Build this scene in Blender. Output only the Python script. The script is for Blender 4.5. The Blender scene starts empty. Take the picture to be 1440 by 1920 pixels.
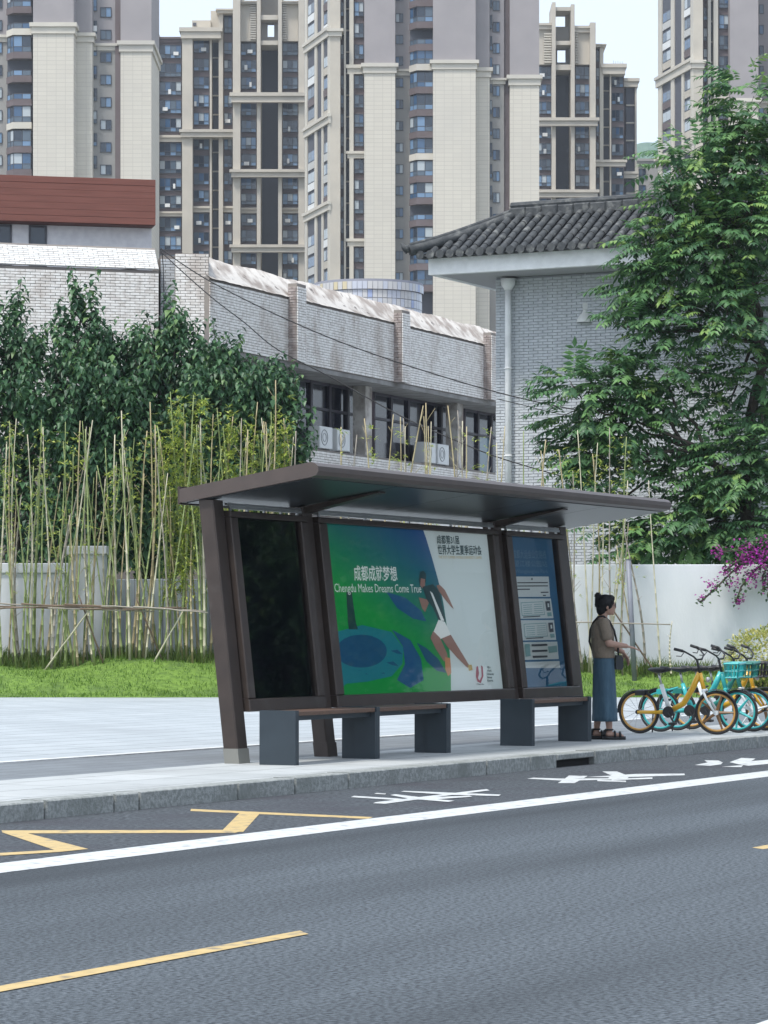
import bpy, bmesh, math, random
from mathutils import Vector, Matrix, Euler, noise as mnoise
rnd = random.Random(11)
scene = bpy.context.scene
col = scene.collection
PI = math.pi

# ------------------------------------------------------------------ camera
# world: x to the right of the view, y away from the camera, z up
FPX, HOR, CAMH = 5700.0, 1185.0, 1.36          # focal length and horizon in photo pixels (1440 x 1920)
cam_d = bpy.data.cameras.new('camera'); cam = bpy.data.objects.new('camera', cam_d); col.objects.link(cam)
cam.location = (0, 0, CAMH); cam.rotation_euler = (PI/2, 0, 0)
cam_d.sensor_fit = 'VERTICAL'; cam_d.sensor_height = 24; cam_d.lens = FPX/1920*24
cam_d.shift_y = (HOR-960)/1920
cam_d.clip_start = 0.1; cam_d.clip_end = 6000
scene.camera = cam

# ------------------------------------------------------------------ sky, sun, exposure
SUN_EL, SUN_AZ = math.radians(62), math.radians(218)     # azimuth clockwise from +y
w = bpy.data.worlds.new('World'); scene.world = w; w.use_nodes = True
nt = w.node_tree; nt.nodes.clear()
sky = nt.nodes.new('ShaderNodeTexSky'); sky.sky_type = 'NISHITA'; sky.sun_disc = False
sky.sun_elevation = SUN_EL; sky.sun_rotation = SUN_AZ
sky.air_density = 1.0; sky.dust_density = 3.0; sky.ozone_density = 1.5
mixw = nt.nodes.new('ShaderNodeMixRGB'); mixw.inputs[0].default_value = 0.62
mixw.inputs[2].default_value = (7.1, 8.0, 9.2, 1)          # even veil of thin cloud
bg = nt.nodes.new('ShaderNodeBackground'); bg.inputs[1].default_value = 0.078
wo = nt.nodes.new('ShaderNodeOutputWorld')
nt.links.new(sky.outputs[0], mixw.inputs[1]); nt.links.new(mixw.outputs[0], bg.inputs[0]); nt.links.new(bg.outputs[0], wo.inputs[0])
sd = bpy.data.lights.new('sun', 'SUN'); sd.energy = 1.5; sd.angle = math.radians(10); sd.color = (1.0, 0.965, 0.91)
sun = bpy.data.objects.new('sun', sd); col.objects.link(sun); sun.location = (0, 0, 60)
sun.rotation_euler = (PI/2-SUN_EL, 0, -SUN_AZ+PI)
scene.view_settings.view_transform = 'Standard'; scene.view_settings.look = 'None'
scene.view_settings.gamma = 1; scene.view_settings.use_curve_mapping = False
scene.view_settings.exposure = 1.2
scene.render.engine = 'CYCLES'
scene.cycles.use_denoising = True
scene.cycles.max_bounces = 6; scene.cycles.transparent_max_bounces = 12

# ------------------------------------------------------------------ frames
TH = math.atan2(3600-720, FPX); ST, CT = math.sin(TH), math.cos(TH)
ALPHA = PI/2-TH                                  # rotation of the road frame
def road(X, Y, z=0): return Vector((X*ST-Y*CT, X*CT+Y*ST, z))
def at(px, py, d): return Vector(((px-720)/FPX*d, d, CAMH+(HOR-py)/FPX*d))
def xat(px, d): return (px-720)/FPX*d
def zat(py, d): return CAMH+(HOR-py)/FPX*d
def ground(px, py, z=0.0):
    d = FPX*(CAMH-z)/(py-HOR); return Vector(((px-720)/FPX*d, d, z))
def to_road(v): return (v.x*ST+v.y*CT, -v.x*CT+v.y*ST)
def roadpx(px, Y):                               # X along the road where column px meets the line Y
    t = (px-720)/FPX; d = Y/(ST-t*CT); return d*(CT+t*ST)

# ------------------------------------------------------------------ materials
_mats = {}
def mat(name, c, rough=0.7, *a_, **k_):
    return _mat(name, c, rough, *a_, **k_)
def _mat(name, c, rough=0.7, c2=None, scale=4.0, lo=0.35, hi=0.65, detail=4, bump=0.0, bscale=60.0, metal=0.0, spec=0.5,
        c3=None, scale3=0.7, lo3=0.5, hi3=0.75, coord='pos', stretch=None, stretch3=None, trans=0.0, coat=0.0, emit=None):
    if name in _mats: return _mats[name]
    m = bpy.data.materials.new(name); m.use_nodes = True; _mats[name] = m
    n, l = m.node_tree.nodes, m.node_tree.links
    b = n['Principled BSDF']; b.inputs['Roughness'].default_value = rough; b.inputs['Metallic'].default_value = metal
    b.inputs['Specular IOR Level'].default_value = spec; b.inputs['Base Color'].default_value = (*c, 1)
    if coat: b.inputs['Coat Weight'].default_value = coat
    def vec(stretch):
        g = n.new('ShaderNodeNewGeometry') if coord == 'pos' else n.new('ShaderNodeTexCoord')
        o = g.outputs['Position'] if coord == 'pos' else g.outputs['Object']
        if stretch:
            mp = n.new('ShaderNodeMapping'); mp.inputs['Scale'].default_value = stretch; l.new(o, mp.inputs['Vector']); o = mp.outputs[0]
        return o
    cur = None
    def noise(sc, dt, st=None):
        t = n.new('ShaderNodeTexNoise'); t.inputs['Scale'].default_value = sc; t.inputs['Detail'].default_value = dt
        l.new(vec(st or stretch), t.inputs['Vector']); return t
    def ramp(t, a, bb):
        r = n.new('ShaderNodeMapRange'); r.inputs[1].default_value = a; r.inputs[2].default_value = bb; l.new(t.outputs['Fac'], r.inputs[0]); return r
    if c2 is not None:
        r = ramp(noise(scale, detail), lo, hi); mx = n.new('ShaderNodeMixRGB')
        mx.inputs[1].default_value = (*c, 1); mx.inputs[2].default_value = (*c2, 1); l.new(r.outputs[0], mx.inputs[0]); cur = mx.outputs[0]
    if c3 is not None:
        r = ramp(noise(scale3, 5, stretch3), lo3, hi3); mx = n.new('ShaderNodeMixRGB'); mx.inputs[2].default_value = (*c3, 1)
        if cur: l.new(cur, mx.inputs[1])
        else: mx.inputs[1].default_value = (*c, 1)
        l.new(r.outputs[0], mx.inputs[0]); cur = mx.outputs[0]
    if cur: l.new(cur, b.inputs['Base Color'])
    if bump:
        t = noise(bscale, 6); bp = n.new('ShaderNodeBump'); bp.inputs['Strength'].default_value = bump; bp.inputs['Distance'].default_value = 0.02
        l.new(t.outputs['Fac'], bp.inputs['Height']); l.new(bp.outputs[0], b.inputs['Normal'])
    if trans:
        tr = n.new('ShaderNodeBsdfTranslucent'); ms = n.new('ShaderNodeMixShader'); ms.inputs[0].default_value = trans
        if cur: l.new(cur, tr.inputs[0])
        else: tr.inputs[0].default_value = (*c, 1)
        l.new(b.outputs[0], ms.inputs[1]); l.new(tr.outputs[0], ms.inputs[2]); l.new(ms.outputs[0], n['Material Output'].inputs[0])
    return m
def glass_cover(name, tint=(1, 1, 1), f=1.5):
    """thin clear sheet: see-through, mirror by Fresnel"""
    if name in _mats: return _mats[name]
    m = bpy.data.materials.new(name); m.use_nodes = True; _mats[name] = m
    n, l = m.node_tree.nodes, m.node_tree.links; n.remove(n['Principled BSDF'])
    t = n.new('ShaderNodeBsdfTransparent'); t.inputs[0].default_value = (*tint, 1)
    g = n.new('ShaderNodeBsdfGlossy'); g.inputs['Roughness'].default_value = 0.02
    fr = n.new('ShaderNodeFresnel'); fr.inputs[0].default_value = f
    ms = n.new('ShaderNodeMixShader'); l.new(fr.outputs[0], ms.inputs[0]); l.new(t.outputs[0], ms.inputs[1]); l.new(g.outputs[0], ms.inputs[2])
    l.new(ms.outputs[0], n['Material Output'].inputs[0]); return m

# ------------------------------------------------------------------ mesh building
class MB:
    def __init__(s): s.v = []; s.f = []; s.m = []
    def add(s, pts, faces, mi=0, M=None):
        i = len(s.v)
        s.v += [tuple(M @ Vector(p)) if M else tuple(p) for p in pts]
        for f in faces: s.f.append(tuple(i+k for k in f)); s.m.append(mi)
    def face(s, pts, mi=0, M=None): s.add(pts, [tuple(range(len(pts)))], mi, M)
    def box(s, x0, x1, y0, y1, z0, z1, mi=0, M=None):
        p = [(x0,y0,z0),(x1,y0,z0),(x1,y1,z0),(x0,y1,z0),(x0,y0,z1),(x1,y0,z1),(x1,y1,z1),(x0,y1,z1)]
        s.add(p, [(0,3,2,1),(4,5,6,7),(0,1,5,4),(1,2,6,5),(2,3,7,6),(3,0,4,7)], mi, M)
    def cbox(s, x0, x1, y0, y1, z0, z1, b, mi=0, M=None):
        """box with bevelled long edges seen from the front (-y) and top"""
        p = [(x0+b,y0,z0+b),(x1-b,y0,z0+b),(x1-b,y0,z1-b),(x0+b,y0,z1-b),
             (x0,y0+b,z0),(x1,y0+b,z0),(x1,y0+b,z1),(x0,y0+b,z1),(x0,y1,z0),(x1,y1,z0),(x1,y1,z1),(x0,y1,z1)]
        s.add(p, [(0,1,2,3),(4,5,1,0),(5,6,2,1),(6,7,3,2),(7,4,0,3),(4,8,9,5),(5,9,10,6),(6,10,11,7),(7,11,8,4),(8,11,10,9)], mi, M)
    def prism(s, poly, a, b, axis='z', mi=0, M=None, mside=None):
        n = len(poly)
        def P(u, v, w):
            return (u, v, w) if axis == 'z' else ((w, u, v) if axis == 'x' else (u, w, v))
        pts = [P(u, v, a) for u, v in poly]+[P(u, v, b) for u, v in poly]
        i = len(s.v); s.add(pts, [tuple(range(n))[::-1], tuple(range(n, 2*n))], mi, M)
        for k in range(n):
            s.f.append((i+k, i+(k+1) % n, i+n+(k+1) % n, i+n+k)); s.m.append(mi if mside is None else mside)
    def tube(s, pts, rad, n=6, mi=0, cap=True, M=None):
        pts = [Vector(p) for p in pts]
        if not hasattr(rad, '__len__'): rad = [rad]*len(pts)
        i = len(s.v); up = Vector((0, 0, 1)); ref = None
        for k, p in enumerate(pts):
            d = (pts[min(k+1, len(pts)-1)]-pts[max(k-1, 0)])
            if d.length < 1e-9: d = Vector((0, 0, 1))
            d.normalize()
            if ref is None:
                ref = d.cross(up if abs(d.z) < .9 else Vector((1, 0, 0))).normalized()
            else:
                ref = (ref-d*ref.dot(d))
                ref = ref.normalized() if ref.length > 1e-6 else d.orthogonal().normalized()
            q = d.cross(ref)
            for j in range(n):
                a = 2*PI*j/n; v = p+(ref*math.cos(a)+q*math.sin(a))*rad[k]
                s.v.append(tuple(M @ v) if M else tuple(v))
        for k in range(len(pts)-1):
            for j in range(n):
                a, b = i+k*n+j, i+k*n+(j+1) % n
                s.f.append((a, b, b+n, a+n)); s.m.append(mi)
        if cap:
            s.f.append(tuple(i+j for j in range(n))[::-1]); s.m.append(mi)
            e = i+(len(pts)-1)*n; s.f.append(tuple(e+j for j in range(n))); s.m.append(mi)
    def loft(s, rings, n=14, mi=0, cap=True, M=None):
        """rings: (cx, cy, cz, rx, ry)"""
        i = len(s.v)
        for cx, cy, cz, rx, ry in rings:
            for j in range(n):
                a = 2*PI*j/n; v = Vector((cx+rx*math.cos(a), cy+ry*math.sin(a), cz)); s.v.append(tuple(M @ v) if M else tuple(v))
        for k in range(len(rings)-1):
            for j in range(n):
                a, b = i+k*n+j, i+k*n+(j+1) % n
                s.f.append((a, b, b+n, a+n)); s.m.append(mi)
        if cap:
            s.f.append(tuple(i+j for j in range(n))[::-1]); s.m.append(mi)
            e = i+(len(rings)-1)*n; s.f.append(tuple(e+j for j in range(n))); s.m.append(mi)
    def ball(s, c, r, n=10, mi=0, M=None):
        if not hasattr(r, '__len__'): r = (r, r, r)
        h = n//2; rings = []
        for k in range(1, h):
            a = -PI/2+PI*k/h; rings.append((c[0], c[1], c[2]+r[2]*math.sin(a), r[0]*math.cos(a), r[1]*math.cos(a)))
        i = len(s.v); s.loft(rings, n, mi, False, M)
        b = Vector((c[0], c[1], c[2]-r[2])); t = Vector((c[0], c[1], c[2]+r[2])); ib = len(s.v)
        s.v += [tuple(M @ b) if M else tuple(b), tuple(M @ t) if M else tuple(t)]
        e = i+(h-2)*n
        for j in range(n):
            s.f.append((ib, i+(j+1) % n, i+j)); s.m.append(mi)
            s.f.append((ib+1, e+j, e+(j+1) % n)); s.m.append(mi)
    def torus(s, c, R0, r, nR=28, nr=8, mi=0, M=None, ry=None):
        """ring in the local xz plane, axis y"""
        i = len(s.v); ry = ry or r
        for k in range(nR):
            a = 2*PI*k/nR
            for j in range(nr):
                b = 2*PI*j/nr; rr = R0+r*math.cos(b)
                v = Vector((c[0]+rr*math.cos(a), c[1]+ry*math.sin(b), c[2]+rr*math.sin(a))); s.v.append(tuple(M @ v) if M else tuple(v))
        for k in range(nR):
            for j in range(nr):
                a, b = i+k*nr+j, i+k*nr+(j+1) % nr; c2 = i+((k+1) % nR)*nr
                s.f.append((a, b, c2+(j+1) % nr, c2+j)); s.m.append(mi)
    def mesh(s, name, mats, smooth=False):
        me = bpy.data.meshes.new(name); me.from_pydata(s.v, [], s.f)
        for m in (mats if isinstance(mats, (list, tuple)) else [mats]): me.materials.append(m)
        me.polygons.foreach_set('material_index', s.m)
        if smooth: me.polygons.foreach_set('use_smooth', [True]*len(s.f))
        me.update(); return me
    def build(s, name, mats, parent=None, smooth=False, loc=None, rotz=None):
        return link(name, s.mesh(name, mats, smooth), parent, loc, rotz)
def link(name, me, parent=None, loc=None, rotz=None):
    o = bpy.data.objects.new(name, me); col.objects.link(o)
    if parent: o.parent = parent
    if loc is not None: o.location = loc
    if rotz is not None: o.rotation_euler = (0, 0, rotz)
    return o
def tag(o, label=None, cat=None, group=None, kind=None):
    if label: o['label'] = label
    if cat: o['category'] = cat
    if group: o['group'] = group
    if kind: o['kind'] = kind
    return o
def thing(name, label, cat, loc=(0, 0, 0), rotz=0, group=None):
    o = bpy.data.objects.new(name, None); col.objects.link(o); o.location = loc; o.rotation_euler = (0, 0, rotz)
    o.empty_display_size = 0.2
    return tag(o, label, cat, group)
def struct(name, mb, mats, rotz=None, smooth=False):
    return tag(mb.build(name, mats, None, smooth, None, rotz), kind='structure')
def remeshed(mb, name, mats, voxel, smooth=2, parent=None):
    o = mb.build(name+'_tmp', mats); md = o.modifiers.new('r', 'REMESH'); md.mode = 'VOXEL'; md.voxel_size = voxel; md.use_smooth_shade = True
    sm = o.modifiers.new('s', 'SMOOTH'); sm.iterations = smooth; sm.factor = 0.5
    dg = bpy.context.evaluated_depsgraph_get(); me = bpy.data.meshes.new_from_object(o.evaluated_get(dg)); me.name = name
    me.materials.clear()
    for m in (mats if isinstance(mats, (list, tuple)) else [mats]): me.materials.append(m)
    me.polygons.foreach_set('use_smooth', [True]*len(me.polygons))
    bpy.data.objects.remove(o); return link(name, me, parent)
def text_polys(txt, size, bold=0.0):
    """flat triangulated outline of a line of lettering, left aligned on the baseline"""
    cu = bpy.data.curves.new('t', 'FONT'); cu.body = txt; cu.size = size; cu.resolution_u = 2; cu.offset = bold
    o = bpy.data.objects.new('t', cu); col.objects.link(o); dg = bpy.context.evaluated_depsgraph_get()
    me = bpy.data.meshes.new_from_object(o.evaluated_get(dg))
    vs = [(v.co.x, v.co.y) for v in me.vertices]; fs = [tuple(p.vertices) for p in me.polygons]
    bpy.data.objects.remove(o); bpy.data.curves.remove(cu); bpy.data.meshes.remove(me)
    return vs, fs

# palette
ASPH = mat('asphalt', (.028,.035,.043), .85, (.145,.17,.192), 42, .34,.62, 9, 1.0, 80, spec=.35, c3=(.036,.043,.05), scale3=1.0, lo3=.42, hi3=.74, coord='obj', stretch3=(.05,.6,1))
ASPH_BIKE = mat('asphalt_kerb_lane', (.03,.036,.043), .85, (.098,.11,.122), 26, .36,.64, 8, .7, 60, spec=.3, c3=(.05,.05,.06), scale3=.9)
WHITEPAINT = mat('road_paint_white', (.54,.56,.555), .6, (.5,.52,.52), 14, .45,.75, bump=.2, c3=(.22,.23,.24), scale3=9, lo3=.54, hi3=.72)
YELLOWPAINT = mat('road_paint_yellow', (.52,.38,.16), .6, (.44,.32,.13), 14, .45,.75, bump=.2, c3=(.17,.15,.12), scale3=9, lo3=.54, hi3=.72)
GRANITE = mat('kerb_granite', (.33,.345,.335), .75, (.22,.235,.225), 26, .4,.6, bump=.4, c3=(.17,.185,.17), scale3=2.2, lo3=.5, hi3=.75)
CONC = mat('pavement_concrete', (.52,.55,.55), .8, (.45,.48,.49), 6, .4,.6, bump=.15, c3=(.34,.36,.36), scale3=.8, lo3=.5, hi3=.8)
CYCLE = mat('cycle_path_slabs', (.17,.19,.205), .8, (.14,.155,.17), 8, .4,.6, bump=.2, c3=(.2,.215,.21), scale3=.5)
def slabs(name, c1, c2, joint, stain, bw, bh, ms):
    """paving slabs: joints, slab-to-slab tone, broad stains"""
    m = bpy.data.materials.new(name); m.use_nodes = True; n, l = m.node_tree.nodes, m.node_tree.links; b = n['Principled BSDF']; b.inputs['Roughness'].default_value = .8
    t = n.new('ShaderNodeTexCoord'); br = n.new('ShaderNodeTexBrick'); br.inputs['Scale'].default_value = 1; br.inputs['Brick Width'].default_value = bw; br.inputs['Row Height'].default_value = bh
    br.inputs['Mortar Size'].default_value = ms; br.inputs['Color1'].default_value = (*c1, 1); br.inputs['Color2'].default_value = (*c2, 1); br.inputs['Mortar'].default_value = (*joint, 1); l.new(t.outputs['Object'], br.inputs[0])
    cur = br.outputs[0]
    for sc, lo, hi, amt in ((.45, .5, .75, .75), (6, .5, .8, .4)):
        no = n.new('ShaderNodeTexNoise'); no.inputs['Scale'].default_value = sc; no.inputs['Detail'].default_value = 6; l.new(t.outputs['Object'], no.inputs[0])
        r = n.new('ShaderNodeMapRange'); r.inputs[1].default_value = lo; r.inputs[2].default_value = hi; r.inputs[4].default_value = amt; l.new(no.outputs[0], r.inputs[0])
        mx = n.new('ShaderNodeMixRGB'); mx.inputs[2].default_value = (*stain, 1); l.new(r.outputs[0], mx.inputs[0]); l.new(cur, mx.inputs[1]); cur = mx.outputs[0]
    l.new(cur, b.inputs['Base Color']); return m
PLAZA = slabs('plaza_paving', (.4,.435,.455), (.35,.385,.405), (.2,.225,.24), (.27,.295,.31), 1.2, .6, .025)
CONC = slabs('pavement_concrete', (.43,.45,.448), (.375,.395,.395), (.2,.21,.21), (.26,.272,.27), 1.0, .66, .014)
CYCLE = slabs('cycle_path_slabs', (.17,.19,.205), (.145,.16,.175), (.09,.1,.11), (.12,.132,.14), .6, .3, .012)
EDGING = mat('edging_strip', (.66,.67,.66), .7, (.5,.51,.5), 9, bump=.2)
# ================================================================== ground, road, pavement
KZ = 0.13                                        # pavement height above the road
KY = 12.17                                       # kerb face, metres across the road
g = MB(); g.face([(-1500,-200,-.06),(1500,-200,-.06),(1500,1600,-.06),(-1500,1600,-.06)])
struct('ground', g, mat('earth', (.16,.16,.13), .9, (.2,.2,.17), .05))
g = MB()
xs = [-45, -5, 15, 30, 60, 140]
for a, b in zip(xs[:-1], xs[1:]): g.face([(a,-14,0),(b,-14,0),(b,10.12,0),(a,10.12,0)], 0); g.face([(a,10.12,0),(b,10.12,0),(b,KY+.06,0),(a,KY+.06,0)], 1)
rd = struct('road', g, [ASPH, ASPH_BIKE], ALPHA)
mz = [0]
def mark(name, polys, m, z=.002):
    mz[0] = (mz[0]+1) % 6; z = .0015+.0005*mz[0]
    g = MB()
    for k, p in enumerate(polys): g.face([(q[0], q[1], z+.0003*k) for q in p])
    o = g.build(name, m, rd); return o
def gp(px, py): return to_road(ground(px, py, .004))
mark('edge_line', [[(-40,9.66),(120,9.66),(120,10.07),(-40,10.07)]], WHITEPAINT, .005)
mark('edge_line', [[(-40,3.4),(120,3.4),(120,3.6),(-40,3.6)]], WHITEPAINT)
x1 = to_road(ground(545, 1751, 0))[0]; x2 = to_road(ground(1386, 1591, 0))[0]
for k in range(-2, 7):
    gap = x2-x1; a = x1-4+k*(4+gap); mark('lane_dash', [[(a-.0,6.46),(a+4,6.46),(a+4+.12,6.57),(a+.1,6.57)]], YELLOWPAINT)
zig = [[(358,1516),(700,1531.3),(690,1534.6),(357,1520)], [(452,1521),(489,1522.6),(456,1559),(415,1558)],
       [(3,1556.5),(415,1555.6),(455,1557.5),(440,1561),(50,1562),(5,1561)], [(3,1557.5),(48,1561),(166,1591.5),(106,1594.5),(6,1561)],
       [(-70,1602),(0,1599),(112,1592.5),(160,1592),(112,1597),(0,1604),(-70,1608)]]
for p in zig: mark('zigzag_marking', [[gp(*q) for q in p]], YELLOWPAINT)
def z6(p): return [(640+x/4, 1440+y/4) for x, y in p]
def z5(p): return [(960+x/3, 1380+y/3) for x, y in p]
sym1 = [z6(p) for p in ([(70,218),(95,208),(480,232),(500,244),(420,240)], [(238,264),(258,256),(700,204),(1090,158),(1112,168),(800,206),(330,268)],
    [(366,203),(400,196),(700,232),(850,246),(800,254),(520,232)], [(448,178),(470,172),(900,188),(1198,200),(1180,210),(820,202)], [(520,226),(960,208),(985,216),(640,240)],
    [(245,195),(265,188),(335,192),(330,199)])]
sym2 = [z5(p) for p in ([(85,238),(120,233),(300,238),(560,236),(560,243),(300,250)], [(258,263),(300,236),(320,221),(425,223),(400,238),(352,263)],
    [(410,230),(700,212),(970,210),(972,219),(640,230)], [(508,198),(590,198),(662,226),(640,244),(535,240),(560,222)], [(480,246),(640,250),(642,258),(480,253)], [(560,240),(790,232),(790,240),(560,248)])]
sym3 = [z5(p) for p in ([(1028,162),(1100,148),(1082,135),(1160,136),(1186,148),(1175,158),(1115,166)], [(1224,146),(1290,122),(1370,126),(1345,140),(1500,128),(1500,150),(1330,166),(1275,158)],
    [(1178,172),(1300,163),(1290,174)])]
for s in (sym1, sym2, sym3): mark('cycle_symbol', [[gp(*q) for q in p] for p in s], WHITEPAINT, .004)

# kerb: single granite stones, one bridging a drain mouth
kerb = tag(bpy.data.objects.new('kerb', None), kind='structure'); col.objects.link(kerb); kerb.rotation_euler = (0, 0, ALPHA)
j = [roadpx(p, KY) for p in (-60, 85, 215, 262, 447, 554, 654, 913, 995, 1045, 1115, 1182, 1250, 1300, 1366, 1420, 1490)]
while j[0] > -10: j.insert(0, j[0]-1.0)
while j[-1] < 75: j.append(j[-1]+1.0)
dr = roadpx(1045, KY)
for a, b in zip(j[:-1], j[1:]):
    g = MB(); dz = rnd.uniform(-.004, .004); dy = rnd.uniform(-.004, .004)
    if abs(a-dr) < .01:
        g.cbox(a+.006, b-.006, KY+dy, KY+.22, .075, KZ+.004, .008)
        g.box(a+.006, b-.006, KY+.14, KY+.2, -.05, .073)
        o = g.build('kerb_stone', GRANITE, kerb); tag(o, label='kerb stone bridging a dark drain mouth')
        g = MB(); g.box(a+.004, b-.004, KY+.10, KY+.13, -.04, .074); g.build('drain_mouth', mat('drain_shade', (.01,.01,.012), .9), kerb)  # near-black box stands in for the shade inside the mouth
    else:
        g.cbox(a+.013, b-.013, KY+dy, KY+.22, -.05, KZ+.006+dz, rnd.uniform(.006, .011)); g.build('kerb_stone', GRANITE, kerb)
g = MB(); g.box(-45, 140, KY+.07, KY+.2, -.06, KZ-.02); g.build('kerb_bed', mat('kerb_joint', (.015,.015,.015), .9), kerb)
g = MB()
for a, b in zip(xs[:-1], xs[1:]): g.face([(a,KY+.215,KZ),(b,KY+.215,KZ),(b,14.2,KZ),(a,14.2,KZ)], 0)
struct('pavement', g, CONC, ALPHA)
g = MB(); g.face([(-45,14.2,KZ),(140,14.2,KZ),(140,16.0,KZ),(-45,16.0,KZ)]); struct('cycle_path', g, CYCLE, ALPHA)
g = MB(); g.box(-45, 140, 16.0, 16.14, 0, KZ+.012); struct('path_edging', g, EDGING, ALPHA)
g = MB(); g.face([(-45,16.14,KZ),(140,16.14,KZ),(140,75,KZ),(-45,75,KZ)]); struct('plaza', g, PLAZA, ALPHA)
# slab joints in the cycle path and the plaza: thin recessed strips read as dark lines
# lawn: a bank rising from the plaza edge to the boundary walls
def smooth(t): t = max(0, min(1, t)); return t*t*(3-2*t)
def lawn_z(x, y):
    zr = .84 if x < 0 else .84-.34*smooth(x/4)
    edge = 57.2+.12*math.sin(x*1.7)
    return KZ+.01+zr*.87*smooth((y-edge+.2)/4.2)+.085*math.sin(x*1.3+y*.7)*math.sin(y*1.9+x*.4)*smooth((y-edge)/1.0)
g = MB(); nx, ny = 90, 26; X0, X1, Y0, Y1 = -12, 14, 57.0, 64.5
for iy in range(ny+1):
    for ix in range(nx+1):
        x = X0+(X1-X0)*ix/nx; y = Y0+(Y1-Y0)*iy/ny
        if iy == 0: y = 57.05+.1*math.sin(x*1.7)+.04*math.sin(x*6.1)
        g.v.append((x, y, lawn_z(x, y) if iy else KZ+.002))
for iy in range(ny):
    for ix in range(nx):
        a = iy*(nx+1)+ix; g.f.append((a, a+1, a+nx+2, a+nx+1)); g.m.append(0)
LAWN = mat('lawn', (.09,.165,.022), .9, (.14,.24,.035), 9, .4,.6, bump=.6, bscale=40, c3=(.045,.09,.018), scale3=1.3, lo3=.5, hi3=.75)
struct('lawn', g, LAWN, smooth=True)
GR = [mat('grass_a', (.12,.225,.028), .7, trans=.3), mat('grass_b', (.21,.34,.055), .7, trans=.3), mat('grass_c', (.065,.15,.02), .7, trans=.3)]
GT = [mat('tall_grass_a', (.10,.17,.03), .7, trans=.3), mat('tall_grass_b', (.16,.2,.05), .7, trans=.3), mat('tall_grass_c', (.06,.11,.02), .7, trans=.3)]
def blades(n, xr, yf, h0, h1, w, mats, name, label):
    g = MB()
    for k in range(n):
        x = rnd.uniform(*xr); y = yf(x); z = lawn_z(x, y)-.01; h = rnd.uniform(h0, h1)*max(.5, 1+.8*mnoise.noise((x*1.6, y*1.6, 3))); a = rnd.uniform(0, PI); lx, ly = rnd.gauss(0, .35)*h, rnd.gauss(0, .35)*h
        dx, dy = math.cos(a)*w*.5, math.sin(a)*w*.5
        g.add([(x-dx,y-dy,z),(x+dx,y+dy,z),(x+dx*.6+lx*.45,y+dy*.6+ly*.45,z+h*.6),(x-dx*.6+lx*.45,y-dy*.6+ly*.45,z+h*.6),(x+lx,y+ly,z+h)],
              [(0,1,2,3),(3,2,4)], rnd.choice((0,0,1,2)))
    tag(g.build(name, mats), label, 'grass', kind='stuff')
blades(26000, (-10.5, 11.5), lambda x: 57.1+4.4*rnd.random()**1.2, .03, .085, .018, GR, 'lawn_grass', 'short bright green lawn grass in front of the walls')
blades(9000, (-10.5, 11.5), lambda x: 60.2+1.0*rnd.random()+.3*math.sin(x*2), .12, .34, .02, GT, 'rough_grass', 'taller rough grass along the foot of the walls')

# ================================================================== towers
CREAM = mat('stone_cream', (.6,.565,.49), .8, (.54,.51,.445), .35, .35,.65, c3=(.46,.44,.4), scale3=.08)
MAUVE = mat('render_mauve', (.33,.305,.31), .85, (.3,.28,.285), .3, .35,.65)
TAUPE = mat('render_taupe', (.33,.32,.3), .85, (.29,.28,.265), .3)
BROWN = mat('render_brown', (.15,.122,.126), .85, (.125,.098,.098), .4)
BEIGE = mat('stone_beige', (.53,.485,.41), .8, (.46,.425,.365), .3, .35,.65)
SHADE = mat('shade_and_dark_paint', (.085,.09,.11), .85)  # recess shade put into the colour; dark vents and antennas share it
WFRAME = mat('window_frame_dark', (.06,.065,.08), .5)
WLIGHT = mat('window_frame_light', (.5,.5,.48), .6)
PANES = [mat('pane_dark', (.022,.034,.055), .06, spec=.7), mat('pane_blue', (.045,.1,.19), .06, spec=.7), mat('pane_grey', (.09,.125,.165), .12, spec=.6),
         mat('pane_pale_curtain', (.42,.47,.5), .25, spec=.5), mat('pane_blue_curtain', (.16,.26,.4), .15, spec=.5)]
ACWHITE = mat('ac_white', (.72,.73,.72), .5)
def grid_cream():
    m = bpy.data.materials.new('stone_cream_slabs'); m.use_nodes = True; n, l = m.node_tree.nodes, m.node_tree.links; b = n['Principled BSDF']
    t = n.new('ShaderNodeTexCoord'); mp = n.new('ShaderNodeMapping'); mp.inputs['Rotation'].default_value = (PI/2, 0, 0); l.new(t.outputs['Object'], mp.inputs[0])
    br = n.new('ShaderNodeTexBrick'); br.offset = 0.0; br.inputs['Scale'].default_value = 1; br.inputs['Brick Width'].default_value = 1.22; br.inputs['Row Height'].default_value = .58
    br.inputs['Mortar Size'].default_value = .035; br.inputs['Color1'].default_value = (.6,.565,.49,1); br.inputs['Color2'].default_value = (.57,.535,.465,1); br.inputs['Mortar'].default_value = (.47,.44,.385,1)
    l.new(mp.outputs[0], br.inputs[0]); no = n.new('ShaderNodeTexNoise'); no.inputs['Scale'].default_value = .12; l.new(t.outputs['Object'], no.inputs[0])
    r = n.new('ShaderNodeMapRange'); r.inputs[1].default_value = .4; r.inputs[2].default_value = .75; r.inputs[4].default_value = .35; l.new(no.outputs[0], r.inputs[0])
    mx = n.new('ShaderNodeMixRGB'); mx.inputs[2].default_value = (.47,.45,.41,1); l.new(r.outputs[0], mx.inputs[0]); l.new(br.outputs[0], mx.inputs[1]); l.new(mx.outputs[0], b.inputs['Base Color'])
    b.inputs['Roughness'].default_value = .8; return m
SLABS = grid_cream()
_win = {}
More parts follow.
